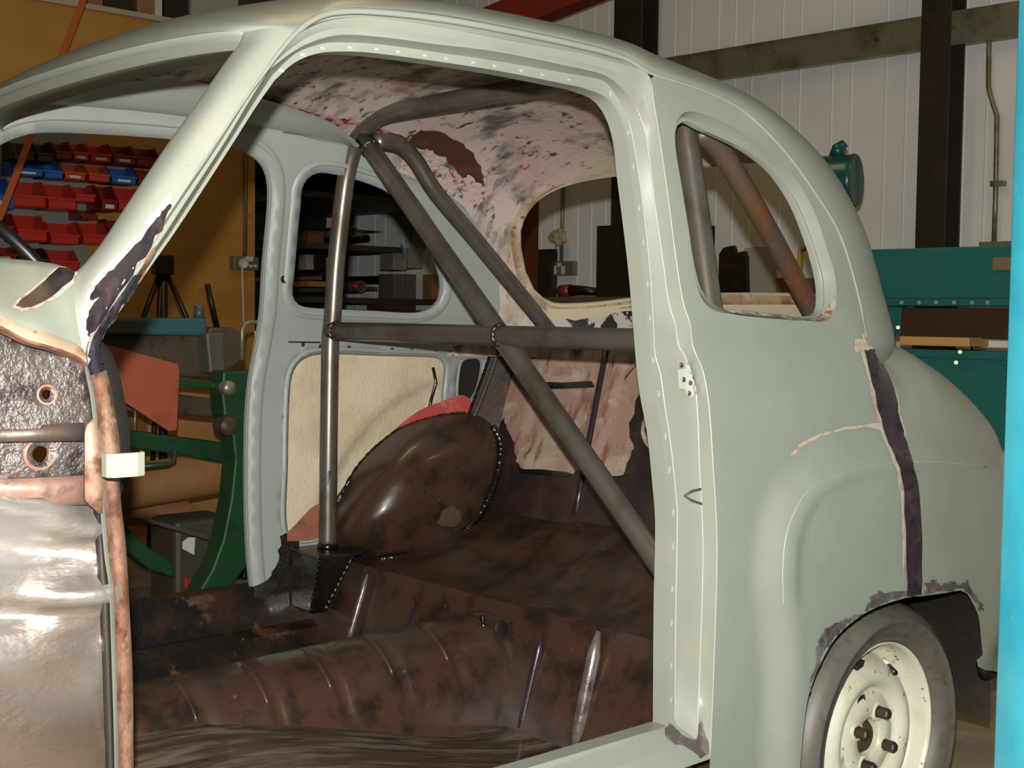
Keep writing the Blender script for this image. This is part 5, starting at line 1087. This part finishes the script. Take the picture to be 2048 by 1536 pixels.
# ---- rack of stock seen through the far quarter window
XR0, XR1 = 2.75, 3.75
rk = empty('stock_rack', (3.2, 5.6, 0), 'dark steel stock rack seen through the far quarter window', 'storage rack')
for x_, y_ in ((2.75, 5.15), (3.97, 4.85), (2.75, 6.2), (3.97, 6.0)): under(MB().box((x_, y_, 1.3), (.06, .06, 2.6)).build('upright', RACKM), rk)
def rpt(px, py, y=5.0): return at(px, py, 'y', y)
for py_ in (340, 392, 491, 595, 618):
    z_ = rpt(700, py_, 4.9)[2]; wx_ = .72 if py_ == 491 else 1.30; SHZ = globals().setdefault('SHZ', []); SHZ.append(z_-.0025); under(MB().box((2.66+wx_/2, 5.46, z_-.02), (wx_, 1.38, .035)).build('shelf', RACKM), rk)
under(MB().box((3.3, 6.2, 1.3), (1.4, .03, 2.6)).build('back_sheet', mat('black_back_sheet', srgb(24, 20, 17), .8)), rk)
pipes = [(708, 463, .034, GALV, 'wide bright steel tube end, leftmost on the upper rack shelf'), (722, 468, .016, GALV, 'thin steel tube end right of the wide one on the upper rack shelf'), (717, 479, .018, DARKSTEEL, 'dark thin tube end below the wide one'), (735, 476, .022, DARKSTEEL, 'dark tube end in the middle of the upper rack shelf'),
         (722, 573, .038, GALV, 'bright tube end with red paint on the lower rack shelf'), (780, 559, .026, DARKSTEEL, 'dark round bar end above the lower shelf'), (752, 577, .012, GALV, 'thin bright bar beside the red-painted tube'), (640, 556, .014, CARD, 'brown tube end at the left of the lower rack shelf')]
for px_, py_, r_, m_, lab in pipes:
    q = rpt(px_, py_, 4.95); o = MB()
    n = 20; vs = []
    for yy, rr2 in ((1.1, 1), (0, 1), (0, .8), (1.05, .8)):
        for k in range(n): a = 2*math.pi*k/n; vs.append((q[0]+r_*rr2*math.cos(a), q[1]+yy, q[2]+r_*rr2*math.sin(a)))
    o.add(vs, [(i*n+k, i*n+(k+1) % n, (i+1)*n+(k+1) % n, (i+1)*n+k) for i in range(3) for k in range(n)])
    o = o.build('metal_tube', m_, sm=True, auto=40); tag(o, lab, 'metal tube')
q = rpt(716, 576, 4.94); o = MB().tube([(q[0]-.03, q[1], q[2]), (q[0]-.01, q[1], q[2]+.02)], .02, 10).build('red_paint_mark', BINC['r'], [ob for ob in bpy.data.objects if ob.get('label', '').startswith('bright tube end with red')][0], sm=True)
def rbox(name, a, b, y, dep, m, lab, catg='box'):
    A, B = rpt(*a, y), rpt(*b, y); n_ = min(SHZ, key=lambda q_: abs(q_-B[2])); A = A.copy(); B = B.copy()
    if abs(n_-B[2]) < .06: A[2] += n_+.001-B[2]; B[2] = n_+.001
    o = MB().box(((A[0]+B[0])/2, y+dep/2, (A[2]+B[2])/2), (B[0]-A[0], dep, A[2]-B[2])).build(name, m, bev=.004); return tag(o, lab, catg) if lab else o
STEELG = mat('dull_grey_block', srgb(142, 140, 134), .5, .2)
rbox('grey_block', (787, 496), (814, 541), 4.85, .15, STEELG, 'pale grey upright box at the right of the rack', 'box'); rbox('grey_block', (818, 496), (846, 538), 4.85, .15, STEELG, 'second pale grey upright box, right of the first', 'box')
DGB = mat('mid_grey_block', srgb(92, 86, 80), .5)
rbox('grey_block', (788, 542), (812, 592), 4.83, .17, DGB, 'dull grey case under the first pale box', 'case'); rbox('grey_block', (814, 542), (832, 592), 4.83, .17, DGB, 'dull grey case under the second pale box', 'case')
rbox('timber', (864, 540), (876, 590), 4.81, .1, CARD, 'narrow brown timber at the right edge of the far window', 'timber')
rbox('ledge_board', (600, 452), (770, 463), 4.92, .3, mat('tan_dusty_board', srgb(112, 96, 66), .6), 'dusty tan board along the rack above the tube ends', 'board')
rbox('flat_bar', (618, 562), (690, 575), 4.9, .5, CARD, 'brown flat board lying at the left of the lower shelf', 'board')
rbox('carton', (770, 603), (832, 617), 4.8, .2, mat('brown_low_carton', srgb(84, 58, 34), .6), 'low brown carton at the bottom of the far window', 'carton')
rbox('stock_box', (618, 466), (648, 490), 4.9, .4, mat('rusty_stock', srgb(104, 60, 30), .6), 'rusty brown stock lying on the upper rack shelf at left', 'metal stock')
rbox('grey_tin', (614, 509), (628, 540), 4.85, .1, STEELG, 'small grey tin standing in the rack behind the hoop leg', 'tin'); rbox('grey_tin', (631, 507), (648, 541), 4.9, .1, DARKSTEEL, 'dark tin right of the small grey one in the rack', 'tin')
rp = MB().tube([rpt(804, 488, 4.83), rpt(803, 500, 4.83), rpt(807, 515, 4.83)], .008, 8).build('rope', mat('turquoise_rope', srgb(30, 150, 180), .6), sm=True); tag(rp, 'turquoise rope hanging over the pale grey boxes', 'rope')
# ---- green treadle shear in front of the plywood
YS = 1.95
def sp_(px, py, y=YS): return at(px, py, 'y', y)
sh_ = empty('treadle_shear', tuple(float(v) for v in (sp_(400, 1250)*[1, 1, 0])), 'old green cast-iron treadle shear seen through the far doorway', 'shear machine')
def cast(name, px, y, dep, m, bev=.008): 
    P = [sp_(a, b, y) for a, b in px]; o = MB().prism([(p[0], p[2]) for p in P], 'y', y, y+dep).build(name, m, bev=bev); return under(o, sh_)
cast('right_leg', [(446, 742), (600, 742), (600, 770), (500, 775), (496, 800), (500, 860), (505, 960), (502, 1040), (520, 1120), (500, 1125), (470, 1165), (448, 1215), (440, 1262), (380, 1262), (388, 1200), (424, 1140), (446, 1080), (462, 1000), (470, 920), (464, 860), (448, 830), (444, 790)], YS, .09, GREENM)
cast('left_leg', [(180, 1010), (250, 1048), (300, 1096), (345, 1124), (352, 1158), (300, 1140), (250, 1100), (180, 1060)], YS+.15, .08, GREENM)
cast('bed_beam', [(120, 845), (240, 858), (464, 888), (466, 930), (350, 908), (240, 894), (120, 880)], YS+.1, .14, GREENM)
cast('upper_rail', [(340, 752), (455, 768), (452, 780), (340, 770)], YS+.05, .05, GREENM, .004)
cast('tool_bar', [(120, 770), (350, 788), (450, 800), (448, 838), (350, 828), (120, 815)], YS+.2, .1, IRON)
cast('head_casting', [(180, 655), (290, 668), (415, 668), (420, 655), (470, 655), (488, 672), (486, 720), (452, 745), (440, 760), (350, 752), (180, 740)], YS+.15, .16, IRON)
cast('head_column', [(412, 665), (450, 665), (452, 745), (420, 748)], YS+.08, .1, mat('grey_green_casting', srgb(84, 84, 72), .5))
cast('blue_beam', [(160, 636), (414, 636), (414, 668), (400, 672), (160, 668)], YS+.1, .12, mat('worn_blue_paint', srgb(44, 92, 100), .5, layers=[(srgb(72, 70, 60), 6, .46, .58)]))
under(MB().tube([sp_(398, 640, YS+.12), sp_(398, 612, YS+.12)], .018, 20).build('oil_cup', mat('blue_grey_cup', srgb(62, 84, 84), .4), sm=True), sh_)
under(MB().tube([sp_(434, 655, YS+.2), sp_(414, 568, YS+.2)], .010, 12).build('hand_lever', DARKSTEEL, sm=True), sh_)
under(MB().lathe([(0, -.01), (.02, -.008), (.025, .0), (.025, .03)], sp_(459, 776, YS-.02), 'y', 24).build('pivot_cap', GALV, sm=True), sh_)
under(MB().lathe([(0, -.01), (.03, -.006), (.034, .0), (.034, .05)], sp_(458, 852, YS-.02), 'y', 24).build('pivot_boss', IRON, sm=True), sh_)
under(MB().tube([sp_(484, 720, YS+.05), sp_(484, 660, YS+.05), sp_(490, 648, YS+.05), sp_(500, 644, YS+.05), sp_(530, 645, YS+.05)], .008, 10).build('pipe_handle', GALV, sm=True), sh_)
cast('stay_bar', [(266, 1036), (270, 1030), (440, 1076), (440, 1088)], YS+.1, .02, IRON, .003)
YB_ = YS-.014
def pr(px, p): return px/FPX*float((np.asarray(p)-CAMP)@CF)
# red board hanging on the shear, tripod, paper rolls, grey case
o = MB().prism([(p[0], p[2]) for p in (sp_(150, 672, YB_), sp_(355, 728, YB_), sp_(359, 742, YB_), sp_(353, 860, YB_), sp_(338, 862, YB_), sp_(200, 772, YB_), sp_(150, 760, YB_))], 'y', YB_, YB_+.012).build('red_board', mat('red_brown_board_face', srgb(168, 84, 58), .7, layers=[(srgb(150, 70, 48), 8, .5, .68)])); tag(o, 'ragged red-brown board propped against the green shear', 'board')
tr_ = empty('tripod_stand', tuple(float(v) for v in (sp_(335, 1150, 2.65)*[1, 1, 0])), 'dark tripod stand in front of the plywood, behind the shear', 'tripod stand')
for nm, a, b, r_ in (('pole', (326, 520), (326, 1135), .017), ('leg', (330, 540), (430, 760), .010), ('leg', (320, 545), (240, 760), .010), ('leg', (322, 545), (296, 1135), .010)): under(MB().tube([sp_(*a, 2.65), sp_(*b, 2.65)], r_, 10).build(nm, DARKSTEEL, sm=True), tr_)
under(MB().box(tuple(sp_(325, 530, 2.65)), (.075, .05, .075)).build('head', DARKSTEEL, bev=.006), tr_)
q0, q1 = sp_(190, 985, 2.4), sp_(456, 942, 2.4)
o = MB().tube([q0, q1], pr(43, q1), 40).build('paper_roll', CARD, sm=True, auto=40); tag(o, 'big roll of brown kraft paper under the green shear', 'paper roll')
MB().tube([q1-(q1-q0)*.012, q1+(q1-q0)*.012], pr(44, q1), 40).build('torn_end', mat('pale_paper_edge', srgb(190, 170, 150), .6), o, sm=True, auto=40)
o = MB().tube([sp_(220, 1030, 2.5), sp_(370, 1022, 2.5)], pr(24, sp_(370, 1022, 2.5)), 30).build('paper_roll', mat('reddish_paper', srgb(150, 98, 66), .6), sm=True, auto=40); tag(o, 'smaller reddish paper roll below the big brown one', 'paper roll')
gc = empty('grey_case', tuple(float(v) for v in (sp_(395, 1230, 2.2)*[1, 1, 0])), 'dark grey plastic case with red lettering on the floor beneath the shear', 'case')
A, B = sp_(350, 1044, 2.2), sp_(470, 1208, 2.2)
under(MB().box(((A[0]+B[0])/2, 2.3, (A[2]+B[2])/2), (B[0]-A[0], .2, A[2]-B[2])).build('case_body', mat('dark_grey_plastic', srgb(70, 64, 56), .5), bev=.02), gc)
under(MB().prism([(p[0], p[2]) for p in (sp_(366, 1098, 2.19), sp_(366, 1084, 2.19), sp_(378, 1075, 2.19), sp_(391, 1075, 2.19), sp_(389, 1110, 2.19))], 'y', 2.192, 2.197).build('white_label', WHITEP), gc)
for k, px_ in enumerate((370, 378, 386, 394)):
    pr2 = [(px_, 1154+k*4), (px_+6, 1157+k*4), (px_+6, 1180+k*3), (px_, 1176+k*3)]
    under(MB().prism([(p[0], p[2]) for p in (sp_(*c2, 2.19) for c2 in pr2)], 'y', 2.192, 2.197).build('red_letter', mat('red_print', srgb(190, 40, 30), .5) if 'red_print' not in bpy.data.materials else bpy.data.materials['red_print']), gc)
o = MB().box((float(sp_(520, 1175, 2.6)[0]), 2.6, .08), (.3, .25, .155)).build('black_crate', BLACK, bev=.01); tag(o, 'black crate on the floor beside the post foot of the far doorway', 'crate'); MB().box(tuple(sp_(484, 1190, 2.47)), (.1, .02, .02)).build('crate_label', WHITEP, o)
o = MB().tube([sp_(262, 935, YS+.02), sp_(335, 928, YS+.02), sp_(346, 924, YS+.02), sp_(350, 900, YS+.02)], .009, 12).build('bent_rod', mat('dark_green_rod', srgb(44, 62, 50), .4), sm=True); tag(o, 'dark bent rod below the shear bed', 'rod')
o = MB().tube([sp_(270, 815, YS+.15), sp_(270, 866, YS+.15)], .004, 8).build('steel_pin', GALV, sm=True); tag(o, 'thin bright vertical pin left of the red board tip', 'pin')
o = MB().box((float(sp_(380, 850, 3.3)[0]), 3.3, .36), (.5, .2, .72)).build('cardboard_box', CARD, bev=.01); tag(o, 'brown cardboard box behind the shear bed', 'box')
